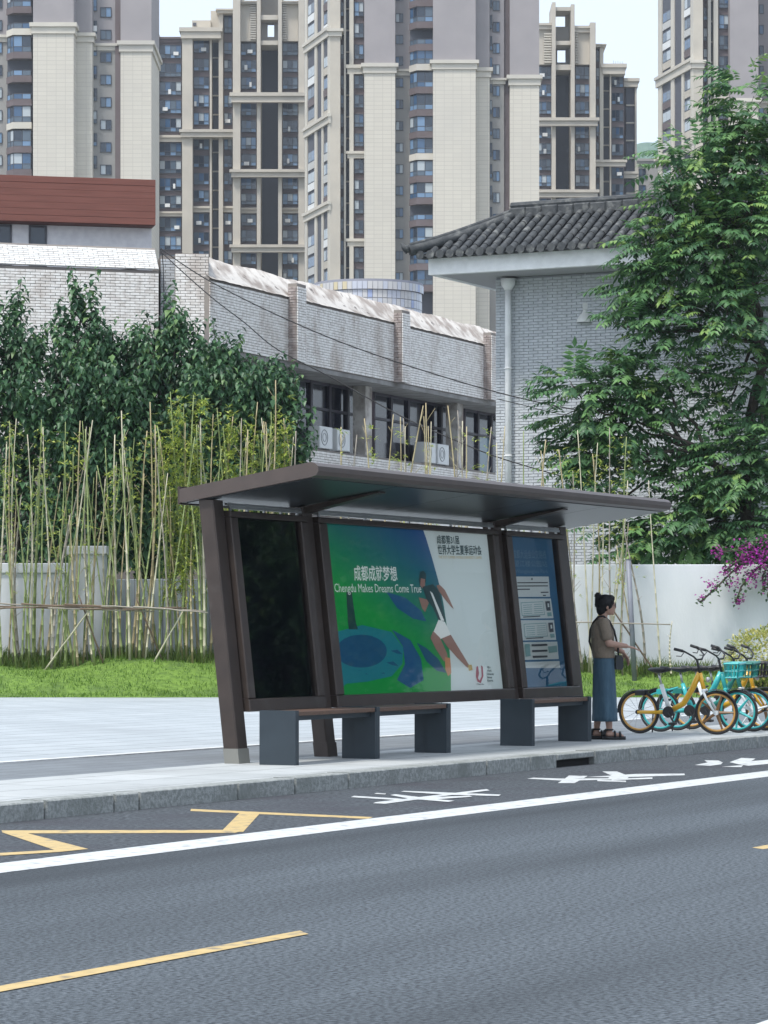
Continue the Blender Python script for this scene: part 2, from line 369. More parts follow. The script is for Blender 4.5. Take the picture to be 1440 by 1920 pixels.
def window_mesh(wd, h, style):
    k = (round(wd, 2), round(h, 2), style)
    if k in _win: return _win[k]
    wd, h = k[0], k[1]; g = MB(); t = .06 if wd < 1.2 else .08
    for a, b, c, d in ((0, wd, 0, t), (0, wd, h-t, h), (0, t, t, h-t), (wd-t, wd, t, h-t)): g.box(a-wd/2, b-wd/2, -.06, .1, c, d)
    nm = 1 if wd < 1.8 else (2 if wd < 3 else 3)
    if wd < .7: nm = 0
    for q in range(nm): x = wd*(q+1)/(nm+1)-wd/2; g.box(x-.035, x+.035, -.04, .1, t, h-t)
    if h > 1.6: g.box(-wd/2+t, wd/2-t, -.035, .09, h*.3, h*.3+.06)
    fr = g.mesh('window', WFRAME if style != 'light' else WLIGHT)
    pv = []
    for v in range(9):
        g = MB(); rr = random.Random(v*7+3)
        for q in range(nm+1):
            a, b = -wd/2+wd*q/(nm+1), -wd/2+wd*(q+1)/(nm+1)
            mi = rr.choices((0, 1, 2, 3, 4), (4, 4, 3.5, 3, 2))[0]; yo = rr.uniform(0, .03)
            if h > 1.6: g.face([(a,.03+yo,0),(b,.03+yo,0),(b,.03+yo,h*.3),(a,.03+yo,h*.3)], rr.choice((0, 2, 2, 4))); z = h*.3
            else: z = 0
            g.face([(a,.03+yo,z),(b,.03+yo,z),(b,.03+yo,h),(a,.03+yo,h)], mi)
        pv.append(g.mesh('pane', PANES))
    _win[k] = (fr, pv); return _win[k]
class Tower:
    def __init__(s, label, D, cpx, name='apartment_tower'):
        s.D = D; s.cx = xat(cpx, D); s.r = thing(name, label, 'building', (s.cx, D, 0)); s.belts = []
    def x(s, px, dy): return xat(px, s.D+dy)-s.cx
    def z(s, py, dy): return zat(py, s.D+dy)
    def box(s, name, p0, p1, dy, y0, y1, m, depth=3.0, out=0.0, bottom=None):
        g = MB(); g.box(s.x(p0, dy)-out, s.x(p1, dy)+out, dy-out, dy+depth, bottom if bottom is not None else s.z(y1, dy), s.z(y0, dy), 0); return g.build(name, m, s.r)
    def cornice(s, p0, p1, dy, y0, y1, m=None, out=.45, depth=3.0):
        g = MB(); x0, x1, z0, z1 = s.x(p0, dy), s.x(p1, dy), s.z(y1, dy), s.z(y0, dy); h = z1-z0
        g.box(x0-out*.45, x1+out*.45, dy-out*.45, dy+depth, z0, z0+h*.62)
        g.box(x0-out, x1+out, dy-out, dy+depth, z0+h*.62+.002, z1); return g.build('cornice', m or CREAM, s.r)
    def pier(s, p0, p1, dy, belt=None, top=-170, lower=None, upper=None, depth=12, cap=None):
        lower = lower or SLABS; upper = upper or MAUVE
        if belt:
            s.box('pier', p0, p1, dy, belt[1], 0, lower, depth, bottom=0); s.box('pier', p0, p1, dy, top, belt[0], upper, depth); s.cornice(p0, p1, dy, belt[0], belt[1], depth=depth)
        else: s.box('pier', p0, p1, dy, top, 0, lower, depth, bottom=0)
        if cap: s.cornice(p0, p1, dy, top-2, top+cap, m=lower, depth=depth)
    def windows(s, p0, p1, dy, y0, h, pitch, ymin, ymax, skip=(), style='dark', ac=0.0):
        k = math.floor((ymin-y0)/pitch)
        while True:
            y = y0+k*pitch; k += 1
            if y < ymin: continue
            if y+h > ymax: break
            if any(a < y+h and y < b for a, b in skip): continue
            s.window(p0, p1, dy, y, h, style, ac)
    def seg(s, p0, p1, dy, segs, ac=0.0, frac=.68):
        for ya, yb, n in segs:
            p = (yb-ya)/n
            for k in range(n): s.window(p0, p1, dy, ya+p*k+p*.06, p*frac, 'dark', ac)
    def window(s, p0, p1, dy, y, h, style='dark', ac=0.0):
        x0, x1 = s.x(p0, dy), s.x(p1, dy); fr, pv = window_mesh(x1-x0, s.z(y, dy)-s.z(y+h, dy), style)
        o = link('window', fr, s.r, ((x0+x1)/2, dy, s.z(y+h, dy))); link('pane', rnd.choice(pv), o)
        if rnd.random() < ac:
            g = MB(); a = rnd.uniform(x0+.1, max(x0+.12, x1-.9)); z = s.z(y+h, dy)+rnd.uniform(.0, .5); ww = rnd.choice((.35, .45, .8)); hh = .75 if ww < .5 else .55
            g.box(a, min(a+ww, x1), dy-.42, dy-.09, z, z+hh); g.build('air_conditioner', ACWHITE, s.r)
    def bands(s, p0, p1, dy, ys, hpx, m, out=.25, name='spandrel'):
        for y in ys: s.box(name, p0, p1, dy, y, y+hpx, m, 1.0, out)
    def bays(s, p0, p1, dy, slabs, hs, pitch, cream, right=True, out=1.5):
        """stack of glazed bay balconies: chamfered slab under each glazed box"""
        x0, x1 = s.x(p0, dy), s.x(p1, dy); ch = (x1-x0)*.3
        for y in slabs:
            z1, z0 = s.z(y, dy), s.z(y+hs, dy); m = CREAM if any(abs(y-c) < 8 for c in cream) else BROWN
            pl = [(x0-.15, dy), (x0+ch-.1, dy-out-.2), (x1+.05, dy-out-.2), (x1+.05, dy)]
            g = MB(); g.prism(pl, z0, z1, 'z'); g.build('balcony_slab', m, s.r)
            zt = s.z(y-pitch+hs, dy)-.03; zb = z1+.02; h = zt-zb
            if h < .5: continue
            open_b = rnd.random() < .2
            pts = [(x0, dy), (x0+ch, dy-out), (x1-.05, dy-out), (x1-.05, dy)]
            f = MB(); p = MB(); hh = h*.36 if open_b else h
            for (ax, ay), (bx, by) in zip(pts[:-1], pts[1:]):
                L = math.hypot(bx-ax, by-ay); n = max(1, round(L/.95))
                for q in range(n):
                    u0, u1 = q/n, (q+1)/n; a = (ax+(bx-ax)*u0, ay+(by-ay)*u0); b = (ax+(bx-ax)*u1, ay+(by-ay)*u1)
                    f.tube([(a[0], a[1], zb), (a[0], a[1], zb+hh)], .05, 4, 0)
                    mi = rnd.choices((0, 1, 2, 3, 4), (4, 4, 4, 2.2, 1.6))[0]
                    p.face([(a[0],a[1],zb+h*.34),(b[0],b[1],zb+h*.34),(b[0],b[1],zb+hh),(a[0],a[1],zb+hh)], mi) if not open_b else None
                    p.face([(a[0],a[1],zb),(b[0],b[1],zb),(b[0],b[1],zb+h*.33),(a[0],a[1],zb+h*.33)], rnd.choice((2, 2, 1, 4)))
                for zz in (zb+.04, zb+h*.34, zb+hh-.04): f.tube([(ax, ay, zz), (bx, by, zz)], .045, 4, 0)
            o = f.build('bay_window', WFRAME, s.r); p.build('pane', PANES, o)
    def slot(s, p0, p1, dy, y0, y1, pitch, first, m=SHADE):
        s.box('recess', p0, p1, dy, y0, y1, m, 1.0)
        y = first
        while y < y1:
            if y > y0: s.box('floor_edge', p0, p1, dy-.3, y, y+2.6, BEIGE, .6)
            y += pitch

# --- near tower on the left
t = Tower('grey and cream apartment tower at the left edge behind the red fascia', 400, 140)
t.pier(62, 138, 0, (43, 63)); t.pier(138.5, 173, 3, (62, 79), depth=14)
t.pier(174, 224, 5, (82, 95), lower=TAUPE, upper=MAUVE, depth=10); t.pier(226, 284, 4, (77, 97), depth=14)
t.box('recess', 216, 226, 4.7, -170, 0, BROWN, .2, bottom=0)
t.windows(188, 209, 4.9, 13.5, 19, 42.2, -60, 350); t.windows(174, 182, 4.8, 81, 24, 42.2, -60, 350, ac=.3)
t.pier(-60, 14, 5, (66, 79), lower=TAUPE, depth=10); t.windows(-8, 4, 4.9, 37.5, 20, 42.2, -60, 350)
t.pier(14, 61, 3, None, lower=SHADE, depth=9)
t.bays(14, 61, 2.8, [-26, 17, 58, 102, 146, 190, 233, 278, 321, 363], 12, 43.2, (58, 233))
t.pier(284.5, 287, 17, None, lower=SHADE, depth=8)
for k in range(12): t.box('side_balcony', 285, 290.5, 18, -40+k*35.5, -33+k*35.5+rnd.uniform(0, 6), rnd.choice((BROWN, BEIGE, SHADE)), 3)

# --- centre tower
t = Tower('tall cream tower with mauve upper storeys and stacked glazed bays in the centre', 422, 800)
t.pier(812, 892, 0, (113, 130)); t.pier(892.5, 918, 3, (127, 145), depth=14)
t.pier(918.5, 945, 5, (147, 158), lower=TAUPE, depth=10); t.pier(956, 1011, 4, (141, 160), depth=14)
t.box('recess', 945, 956, 5.4, -170, 0, BROWN, .6, bottom=0)
t.windows(924, 937, 4.9, 1, 19, 40, -60, 420); t.windows(918.6, 923, 4.8, 148, 26, 40, -60, 420)
t.pier(769, 812, 3, None, lower=SHADE, depth=9)
t.bays(769, 812, 2.8, [-36, 4.5, 45, 87, 124, 167, 209, 250, 291, 333, 374, 415, 457, 497, 537], 12, 40.9, (124, 291, 457))
t.pier(741, 769, 4.5, (130, 142), lower=TAUPE, depth=10); t.windows(742, 756, 4.4, 25, 17, 40.5, -60, 560)
t.pier(683, 741, 2, (119, 137), depth=12)
t.pier(663, 683, 5, None, lower=BROWN, depth=10); t.seg(664, 682, 4.8, ((-79, 121, 5), (139, 284, 4), (297, 448, 4), (462, 582, 3)))
for y0, y1 in ((122, 139), (284, 297), (448, 462)): t.cornice(654, 682.6, 4.6, y0, y1, depth=.3)
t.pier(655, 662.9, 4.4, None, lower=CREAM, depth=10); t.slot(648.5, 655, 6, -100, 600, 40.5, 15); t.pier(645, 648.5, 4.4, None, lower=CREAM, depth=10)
t.pier(638, 645, 5.6, None, lower=BROWN, depth=9); t.seg(638.6, 644.6, 5.4, ((-79, 121, 5), (139, 284, 4), (284, 448, 4), (448, 582, 3)))
t.pier(619, 638, 3, None, lower=BEIGE, depth=4); t.cornice(619, 638, 2.9, 54, 68)
def side_face(t, pa, dya, pb, dyb, belts, pitch, first, sets, ymax):
    """wall turned away from us: from (pa, dya) far to (pb, dyb) near; sets give sub-columns as pixel columns"""
    A = Vector((t.x(pa, dya), dya, 0)); B = Vector((t.x(pb, dyb), dyb, 0)); d = (B-A); L = d.length; d.normalize(); nrm = Vector((d.y, -d.x, 0))
    M = Matrix(((d.x, -nrm.x, 0, A.x), (d.y, -nrm.y, 0, A.y), (0, 0, 1, 0), (0, 0, 0, 1)))
    def u(px):                                     # distance along the wall at a pixel column
        tt = (px-720)/FPX; ax, ay = A.x+t.cx, A.y+t.D; return (tt*ay-ax)/(d.x-tt*d.y)
    def zz(py): return t.z(py, dyb)
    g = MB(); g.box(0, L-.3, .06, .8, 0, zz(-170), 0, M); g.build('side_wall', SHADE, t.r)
    for kind, a, b in sets:
        ua, ub = u(a), u(b)
        if kind == 'col': g = MB(); g.box(ua, ub, -.12, .05, 0, zz(-170), 0, M); g.build('column', CREAM, t.r)
        elif kind == 'win':
            y = first
            while y < ymax:
                z0, z1 = zz(y+pitch), zz(y)
                if not any(p < y+pitch*.7 and y < q for p, q in belts):
                    g = MB(); g.box(ua, ub, -.08, .05, z0, z0+(z1-z0)*.34, 0, M); g.build('balcony_front', rnd.choice((BEIGE, ACWHITE, WLIGHT, BROWN)), t.r)
                    g = MB(); g.box(ua+.03, ub-.03, .0, .05, z0+(z1-z0)*.34+.02, z1-(z1-z0)*.12, 0, M); o = g.build('window', WFRAME, t.r)
                    g = MB(); n = 2
                    for q in range(n): a1, b1 = ua+.1+(ub-ua-.2)*q/n, ua+(ub-ua-.1)*(q+1)/n; g.face([M @ Vector(p) for p in ((a1,-.03,z0+(z1-z0)*.4),(b1,-.03,z0+(z1-z0)*.4),(b1,-.03,z1-(z1-z0)*.16),(a1,-.03,z1-(z1-z0)*.16))], rnd.choices((0,1,2,3),(3,2,2,3))[0])
                    g.build('pane', PANES, o)
                y += pitch
    for y0, y1 in belts:
        g = MB(); g.box(-.2, L+.2, -.3, .04, zz(y1), zz(y0), 0, M); g.box(-.3, L+.3, -.5, .04, zz(y0)+.003, zz(y0)+.45, 0, M); g.build('cornice', CREAM, t.r)
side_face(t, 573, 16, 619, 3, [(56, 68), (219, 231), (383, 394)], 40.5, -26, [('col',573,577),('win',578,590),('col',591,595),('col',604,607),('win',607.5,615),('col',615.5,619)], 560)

# --- right tower
t = Tower('mauve apartment tower with side balconies rising above the right tree', 437, 1340)
side_face(t, 1233, 16, 1300, 0, [(114, 128), (270, 282)], 38.5, -15, [('col',1235,1242),('win',1243,1258),('col',1259,1265),('col',1279,1283),('win',1283.5,1295),('col',1296,1300)], 460)
t.pier(1300, 1318, 0, None, lower=BEIGE, depth=4); t.cornice(1300, 1318, -.1, 113, 128)
t.pier(1318.5, 1327, 4, None, lower=BROWN, depth=9); t.windows(1319, 1326.6, 3.8, 14, 24, 38.5, -60, 420)
t.pier(1327.5, 1333, 2.5, None, lower=CREAM, depth=9); t.slot(1333, 1338, 4, -100, 480, 38.5, 0); t.pier(1338, 1346.5, 2.5, None, lower=CREAM, depth=9)
t.pier(1347, 1368, 3.5, None, lower=BROWN, depth=9); t.seg(1348, 1367, 3.3, ((-52, 180, 6), (195, 425, 6))); t.cornice(1340, 1367.6, 3.0, 180, 195, depth=.4)
t.pier(1368.5, 1422, 1, (185, 202)); t.pier(1422.5, 1475, 6, (190, 203), lower=TAUPE, depth=9); t.windows(1423.5, 1432, 5.9, 8.5, 17, 38.5, -60, 420)
t.pier(1475.5, 1560, 1, (185, 202))

# --- stepped tower behind, left of centre
t = Tower('dark windowed tower with a stepped roof between the left and centre towers', 480, 440)
B1 = ((240, 264), (392, 406))
t.pier(296, 341, 8, None, top=72, lower=BROWN, depth=14, cap=8); t.seg(299, 340, 7.8, ((82, 254, 5), (266, 397, 4), (406, 510, 3)), .5, .74)
t.cornice(296, 341, 7.7, 254, 266, m=BEIGE, depth=.2); t.cornice(296, 341, 7.7, 397, 406, m=BEIGE, depth=.2)
t.pier(290, 297, 6.5, None, top=60, lower=BEIGE)
t.pier(341.5, 361, 3, None, top=70, lower=BEIGE, depth=14); t.pier(361.3, 393, 5, None, top=66, lower=BROWN, depth=14)
t.cornice(341.5, 412, 2.8, 52, 72, m=BEIGE, depth=14); t.box('roof_house', 360, 395, 6, 38, 52, BEIGE, 8)
t.box('roof_vent', 361.5, 368, 5.8, 42.5, 48, SHADE, .15)
t.cornice(341.5, 436, 2.6, 243, 257, m=BEIGE); t.cornice(361.3, 393, 4.6, 387, 398, m=BEIGE, depth=.3); t.cornice(419, 436, 4.6, 387, 398, m=BEIGE, depth=.3)
t.seg(363, 392, 4.8, ((74, 243, 5), (257, 387, 4), (398, 503, 3)), .5)
t.pier(393.3, 397, 4, None, top=72, lower=BEIGE); t.slot(397, 410, 6.5, 72, 520, 35.5, 107); t.pier(410, 418, 3.6, None, top=20, lower=BEIGE)
t.pier(418.3, 436, 5.2, None, top=24, lower=BROWN, depth=12); t.seg(420, 435, 5.0, ((27, 74, 1), (77, 243, 5), (257, 387, 4), (398, 503, 3)), .4)
t.cornice(410, 441, 3.2, 17, 25, m=BEIGE, depth=8); t.box('roof_house', 395, 418, 7, 20, 52, BEIGE, 8)
t.pier(436.5, 450.5, 0, None, lower=BEIGE, depth=14); t.pier(559.5, 571, 0, None, lower=BEIGE, depth=14); t.pier(481.5, 488.5, .3, None, lower=BEIGE, depth=9); t.pier(521.5, 528.5, .3, None, lower=BEIGE, depth=9)
for a, b in ((451, 481), (529, 559)):
    t.pier(a, b, 2.5, None, top=78, lower=BROWN, depth=10); t.seg(a+.6, b-.6, 2.3, ((79, 174, 3), (192, 318, 4), (332, 390, 2), (400, 459, 2), (473, 532, 2)), .45, .72)
    t.box('crown_panel', a, b, 1.5, 5, 77, BEIGE, 4)
    for k in range(15): t.box('louvre', (a+18 if a < 500 else a+.6), (b-.6 if a < 500 else a+8), 1.1, 9+k*4.4, 11.4+k*4.4, CREAM, .35)
    t.cornice(a, b, 2.1, 390, 400, m=BEIGE, depth=.2); t.cornice(a, b, .8, 2, 7, m=BEIGE, depth=3)
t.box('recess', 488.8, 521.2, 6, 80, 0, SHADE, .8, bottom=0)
t.box('crown_panel', 489, 521, 4, -40, 28, TAUPE, 1); t.box('crown_bar', 489, 521, .8, 28, 37, BEIGE, 4)
for a, b, y0, y1 in ((489, 501.5, 37.5, 76), (514, 521, 37.5, 76), (501.7, 513.8, 37.5, 45), (501.7, 513.8, 69, 76)): t.box('crown_panel', a, b, 3, y0, y1, TAUPE, 1)
t.box('crown_bar', 489, 521, .8, 76, 84, BEIGE, 5)
for y0, y1 in ((174, 192), (318, 332), (459, 473)): t.cornice(436.5, 571, -.6, y0, y1, m=BEIGE, depth=.55, out=.5)

# --- stepped tower behind, right of centre
t = Tower('tower with an open frame crown and stepped roof left of the sky gap', 503, 1100)
for a, b in ((1006, 1034.5), (1078, 1106)):
    t.pier(a, b, 2.5, None, top=122, lower=BROWN, depth=10); t.seg(a+.8, b-.8, 2.3, ((123, 221, 3), (236, 356, 4), (370, 402, 1)), .5, .72)
    t.box('crown_panel', a, b, 1.6, 54 if a < 1050 else 60, 121, BEIGE, 4); t.cornice(a, b, 1.2, 44 if a < 1050 else 49, 55 if a < 1050 else 61, m=BEIGE, depth=4)
    for k in range(12): t.box('louvre', (a+14 if a < 1050 else a+.6), (b-.5 if a < 1050 else a+6), 1.2, 62+k*4.8, 64.6+k*4.8, CREAM, .35)
t.pier(1035, 1042, 0, None, top=4, lower=BEIGE, depth=9); t.pier(1070.5, 1077.6, 0, None, top=8, lower=BEIGE, depth=9); t.pier(1106.5, 1117, 0, None, top=42, lower=BEIGE, depth=10)
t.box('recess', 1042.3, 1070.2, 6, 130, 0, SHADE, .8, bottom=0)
t.box('crown_bar', 1042.3, 1070.2, .8, 13, 20, BEIGE, 5); t.box('crown_panel', 1042.3, 1070.2, 4, 50, 76, TAUPE, 1); t.box('crown_bar', 1042.3, 1070.2, .8, 76.5, 84, BEIGE, 5); t.box('crown_bar', 1042.3, 1070.2, .8, 121, 131, BEIGE, 5)
for a, b, y0, y1 in ((1042.3, 1045, 84.5, 120.5), (1060.5, 1070.2, 84.5, 120.5), (1045.2, 1060.3, 84.5, 93), (1045.2, 1060.3, 117, 120.5)): t.box('crown_panel', a, b, 4.4, y0, y1, TAUPE, .8)
t.box('crown_panel', 1060, 1070.2, 4.6, 20.5, 49.5, BEIGE, 1)
for y0, y1 in ((221, 236), (356, 370)): t.cornice(1006, 1118, -.6, y0, y1, m=BEIGE, depth=.55, out=.5)
t.pier(1117.3, 1124.5, 4, None, top=88, lower=BROWN, depth=9); t.seg(1117.8, 1124.2, 3.8, ((90, 125, 1), (125, 300, 5), (312, 400, 3)))
t.pier(1124.8, 1131.5, 2.5, None, top=84, lower=BEIGE, depth=9); t.cornice(1116, 1132, 2.3, 83, 88, m=BEIGE, depth=8)
t.slot(1131.8, 1143.5, 5, 138, 400, 34, 169); t.pier(1143.7, 1146, 3, None, top=140, lower=BEIGE, depth=9)
t.pier(1146.3, 1170, 5, None, top=138, lower=BROWN, depth=9); t.seg(1147, 1169, 4.8, ((140, 300, 5), (312, 405, 3)), .4)
t.cornice(1131.8, 1170, 2.4, 120, 139, m=BEIGE, depth=9); t.cornice(1117, 1170.5, 2.2, 300, 312, m=BEIGE, depth=.3)
t.pier(1170.3, 1194, 9, None, top=160, lower=BROWN, depth=9); t.slot(1174, 1190, 8.4, 163, 400, 33, 196); t.cornice(1171, 1194, 7.6, 147, 163, m=BEIGE, depth=9); t.cornice(1171, 1192, 7.4, 322, 334, m=BEIGE, depth=.8)
t.pier(1190.5, 1194, 7.8, None, top=163, lower=BEIGE)
for k in range(5): t.box('roof_antenna', 1150+k*4.2, 1150.5+k*4.2, 6, 113+rnd.uniform(0, 4), 121, SHADE, .1)

# --- low block and green roofed block in the gap
t = Tower('small far block with a beige cornice in the gap beside the right tower', 530, 1212, 'apartment_block')
t.pier(1192, 1236, 0, None, top=300, lower=TAUPE, depth=14, cap=10); t.windows(1198, 1211, -.1, 316, 20, 31, 312, 400); t.pier(1192, 1197, -1, None, top=308, lower=BEIGE)
g = MB()
n = 24
for k in range(n+1):
    a = PI*k/n; x = xat(1215, 900)-7*math.cos(a); z = zat(306, 900)+zat(266, 900)*0+6.2*math.sin(a)**.7
    g.v += [(x, 900, 0), (x, 900, z), (x, 925, z-.5)]
for k in range(n):
    a = k*3; g.f += [(a, a+3, a+4, a+1), (a+1, a+4, a+5, a+2)]; g.m += [0, 0]
struct('hill', g, mat('far_hill', (.16,.24,.2), .9, (.12,.19,.16), .8), smooth=True)
# ================================================================== buildings behind the wall
WBRICK = mat('white_glazed_brick', (.86,.83,.79), .4, (.7,.655,.61), 7, .42,.62, 3, .15, 30, c3=(.46,.38,.32), scale3=1.1, lo3=.54, hi3=.76, stretch3=(1,1,.4))
WMORT = mat('dark_mortar', (.2,.18,.17), .9, (.28,.25,.22), 1.2)
GBRICK = mat('grey_brick', (.57,.595,.62), .7, (.5,.525,.55), 8, .4,.6, 3, .2, 30, c3=(.44,.465,.49), scale3=.8, lo3=.5, hi3=.8)
GMORT = mat('grey_mortar', (.34,.355,.375), .9)
CONCAP = mat('weathered_render', (.58,.55,.51), .85, (.3,.26,.23), 2.4, .42,.62, 8, .9, 9, c3=(.14,.12,.11), scale3=4, lo3=.64, hi3=.72)
DARKIN = mat('dark_interior', (.018,.018,.026), .8)
def brick_field(part_parent, u0, u1, v0, v1, mort, brick, budget, keep=None, y=0.0, bl=.238, ch=.067, M=None, pri=None):
    """running bond on the local plane y: single bricks for the ones that show largest, the rest in one mesh"""
    gap = .012; rows = int((v1-v0)/ch); full = MB(); singles = []
    for r in range(rows):
        off = (bl/2 if r % 2 else 0); k = 0; z = v0+r*ch
        u = u0-off
        while u < u1:
            a, b = max(u, u0), min(u+bl, u1); u += bl
            if b-a < .05: continue
            if keep and not keep((a+b)/2, z+ch/2): continue
            singles.append((a, b-gap, z, z+ch-gap, abs(b-a-bl) < 1e-4))
    if pri: singles.sort(key=lambda s: -pri((s[0]+s[1])/2, s[2]) if s[4] else 1e9)
    n = 0
    for a, b, z0, z1, isfull in singles:
        p = rnd.uniform(-.004, .004)
        if isfull and n < budget:
            n += 1; o = link('brick', brick_unit(bl-gap, ch-gap, brick), part_parent)
            o.matrix_local = (M or Matrix()) @ Matrix.Translation((a, y+p, z0))
        else: full.cbox(a, b, y-.014+p, y+.01, z0, z1, .004, 0, M)
    if full.f: tag(full.build('brickwork', brick, part_parent), kind='stuff')
_bu = {}
def brick_unit(l, h, m):
    k = (l, h, m.name)
    if k not in _bu: g = MB(); g.cbox(0, l, -.014, .01, 0, h, .004); _bu[k] = g.mesh('brick', m)
    return _bu[k]

# --- long white brick building: left wing, corner piers, wing receding to the right
wb = thing('brick_building', 'long weathered white brick building with overhanging parapet behind the trees', 'building', (0, 72, 0))
def frame(x, y, ang): return Matrix.Translation((x, y-72, 0)) @ Matrix.Rotation(ang, 4, 'Z')
ZT = 10.35
# left wing (faces us), local x to the right, origin at its right end
A = xat(298, 72); ML = frame(A, 72, math.radians(17))
g = MB(); g.box(-8, 0, .012, 8, 0, 9.92, 0, ML); g.build('wall', WMORT, wb)
g = MB(); g.add([(-8,-.03,9.93),(0,-.03,9.93),(0,.45,ZT+.15),(-8,.45,ZT+.15),(0,3,ZT+.15),(-8,3,ZT+.15)], [(0,1,2,3),(3,2,4,5)], 0, ML); g.build('parapet_cap', WMORT, wb)
brick_field(wb, -7, 0, 5.9, 9.9, WMORT, WBRICK, 165, M=ML, pri=lambda u, v: v+u*.12)
MC = ML @ Matrix.Translation((0, -.03, 9.95)) @ Matrix.Rotation(-math.atan2(.48, .55), 4, 'X')     # sloping cap courses
brick_field(wb, -7, 0, 0, .72, WMORT, mat('white_cap_brick', (.72,.72,.7), .5, (.6,.59,.57), 8, .42,.62, c3=(.35,.3,.27), scale3=1.6, lo3=.58, hi3=.74), 40, M=MC, y=.0, pri=lambda u, v: u)
# corner piers
MP = frame(xat(301, 72.4), 72.4, math.radians(8)); wd = xat(329, 72.4)-xat(301, 72.4)
g = MB(); g.box(0, wd, .012, 3, 0, ZT-.02, 0, MP); g.build('wall', WMORT, wb); brick_field(wb, 0, wd, 6.5, ZT-.05, WMORT, GBRICK, 0, M=MP)
MQ = frame(xat(329, 72), 72, math.radians(6)); wd = xat(392, 72)-xat(329, 72)
g = MB(); g.box(0, wd, .012, 3, 0, ZT-.02, 0, MQ); g.build('wall', WMORT, wb); brick_field(wb, 0, wd, 6.5, ZT-.02, WMORT, WBRICK, 95, M=MQ, pri=lambda u, v: v)
# receding wing
WA = math.radians(67.0); MW = frame(xat(393, 72), 72, WA)
def ws(px): tt = (px-720)/FPX; return (tt*72-xat(393, 72))/(math.cos(WA)-math.sin(WA)*tt)
def ws2(px, yy):
    tt = (px-720)/FPX; nx, ny = -math.sin(WA), math.cos(WA); return (tt*(72+yy*ny)-(xat(393, 72)+yy*nx))/(math.cos(WA)-math.sin(WA)*tt)
WL = 27.0; ZB, ZC = 8.13, 9.76
g = MB(); g.box(0, WL, .012, .5, ZB, ZC, 0, MW); g.build('parapet', WMORT, wb)
g = MB()                                                         # uneven weathered coping
n = 160
for k in range(n+1):
    u = WL*k/n; j1, j2 = rnd.uniform(-.012, .012), rnd.uniform(-.012, .012)+.02*math.sin(u*2.1)
    for p in ((u,-.05+j1*.5,ZC-.02+j1), (u,.1,ZC+.09+j1), (u,.5,ZT+j2), (u,.9,ZT+j2-.05)): g.v.append(tuple(MW @ Vector(p)))
for k in range(n):
    for q in range(3): a = k*4+q; g.f.append((a, a+4, a+5, a+1)); g.m.append(0)
g.build('coping', CONCAP, wb, True)
brick_field(wb, 0, WL, ZB+.02, ZC-.02, WMORT, WBRICK, 0, M=MW)
for s in (-.02, ws(548)-.25, ws(745)-.25, ws(912)-.25, ws(912)+6.4):      # brick pilasters
    if s < 0: continue
    g = MB(); g.box(s, s+.55, -.24, .0, ZB, ZC+.32, 0, MW); o = g.build('pilaster', WMORT, wb)
    brick_field(o, s, s+.55, ZB, ZC+.3, WMORT, WBRICK, 0, M=MW, y=-.25); brick_field(o, .005, .24, ZB, ZC+.3, WMORT, mat('stained_brick', (.42,.37,.35), .6, (.27,.22,.2), 7), 0, M=MW @ Matrix.Translation((s, 0, 0)) @ Matrix.Rotation(-PI/2, 4, 'Z') , y=-.01, keep=None)
g = MB(); g.box(0, WL, .02, 1.2, ZB-.12, ZB-.005, 0, MW); g.build('soffit', mat('soffit_render', (.3,.29,.28), .85, (.2,.19,.18), 2), wb)
g = MB(); g.box(0, WL, .55, 6, 0, 6.12, 0, MW); g.build('wall', WMORT, wb); brick_field(wb, 0, WL, 4.4, 6.1, WMORT, WBRICK, 0, M=MW, y=.54)
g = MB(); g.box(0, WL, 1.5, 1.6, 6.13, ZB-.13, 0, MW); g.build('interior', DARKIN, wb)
g = MB(); g.box(-.1, WL, 2, 9, 6.2, ZT-.3, 0, MW); g.build('upper_body', WMORT, wb)
for px in (585, 690, 862, 560):
    s = ws2(px, .6)
    if px in (690, 862):
        g = MB(); g.box(s-.22, s+.22, .58, .95, 6.125, ZB-.125, 0, MW); g.build('column', CONCAP, wb)
PURP = mat('window_bar_dark', (.045,.04,.055), .5)
GLD = [mat('shop_pane', (.02,.022,.035), .08, spec=.7), mat('shop_pane_blue', (.18,.27,.32), .15, spec=.6), mat('shop_pane_reflect', (.05,.05,.06), .1, spec=.8)]
edges = [ws2(470, 1.2), ws2(684, 1.2), ws2(699, 1.2), ws2(856, 1.2), ws2(869, 1.2), ws2(945, 1.2)]
for a, b, mi in ((edges[0], edges[1], 0), (edges[2], edges[3], 0), (edges[4], edges[5], 1)):
    n = max(3, round((b-a)/1.15))
    for q in range(n):
        u0, u1 = a+(b-a)*q/n, a+(b-a)*(q+1)/n
        g = MB()
        for c in ((u0, u0+.07, 6.13, 8.0), (u1-.07, u1, 6.13, 8.0)): g.box(c[0]+.003, c[1]-.003, 1.15, 1.28, c[2], c[3], 0, MW)
        for zz in (6.13, 7.25, 7.93): g.box(u0+.07, u1-.07, 1.16, 1.27, zz, zz+.07, 0, MW)
        o = g.build('window', PURP, wb); g = MB()
        g.face([MW @ Vector(p) for p in ((u0,1.22,6.13),(u1,1.22,6.13),(u1,1.22,7.28),(u0,1.22,7.28))], 1 if (mi and q % 2) else (2 if rnd.random() < .3 else 0))
        g.face([MW @ Vector(p) for p in ((u0,1.22,7.28),(u1,1.22,7.28),(u1,1.22,8.0),(u0,1.22,8.0))], 0); g.build('pane', GLD, o)
g = MB(); g.box(-.2, 2.6, 2.0, 4.5, ZT-.05, ZT+.12, 0, MW @ Matrix.Translation((ws(900), 0, 0))); g.build('roof_slab', mat('red_slab', (.22,.07,.05), .7), wb)
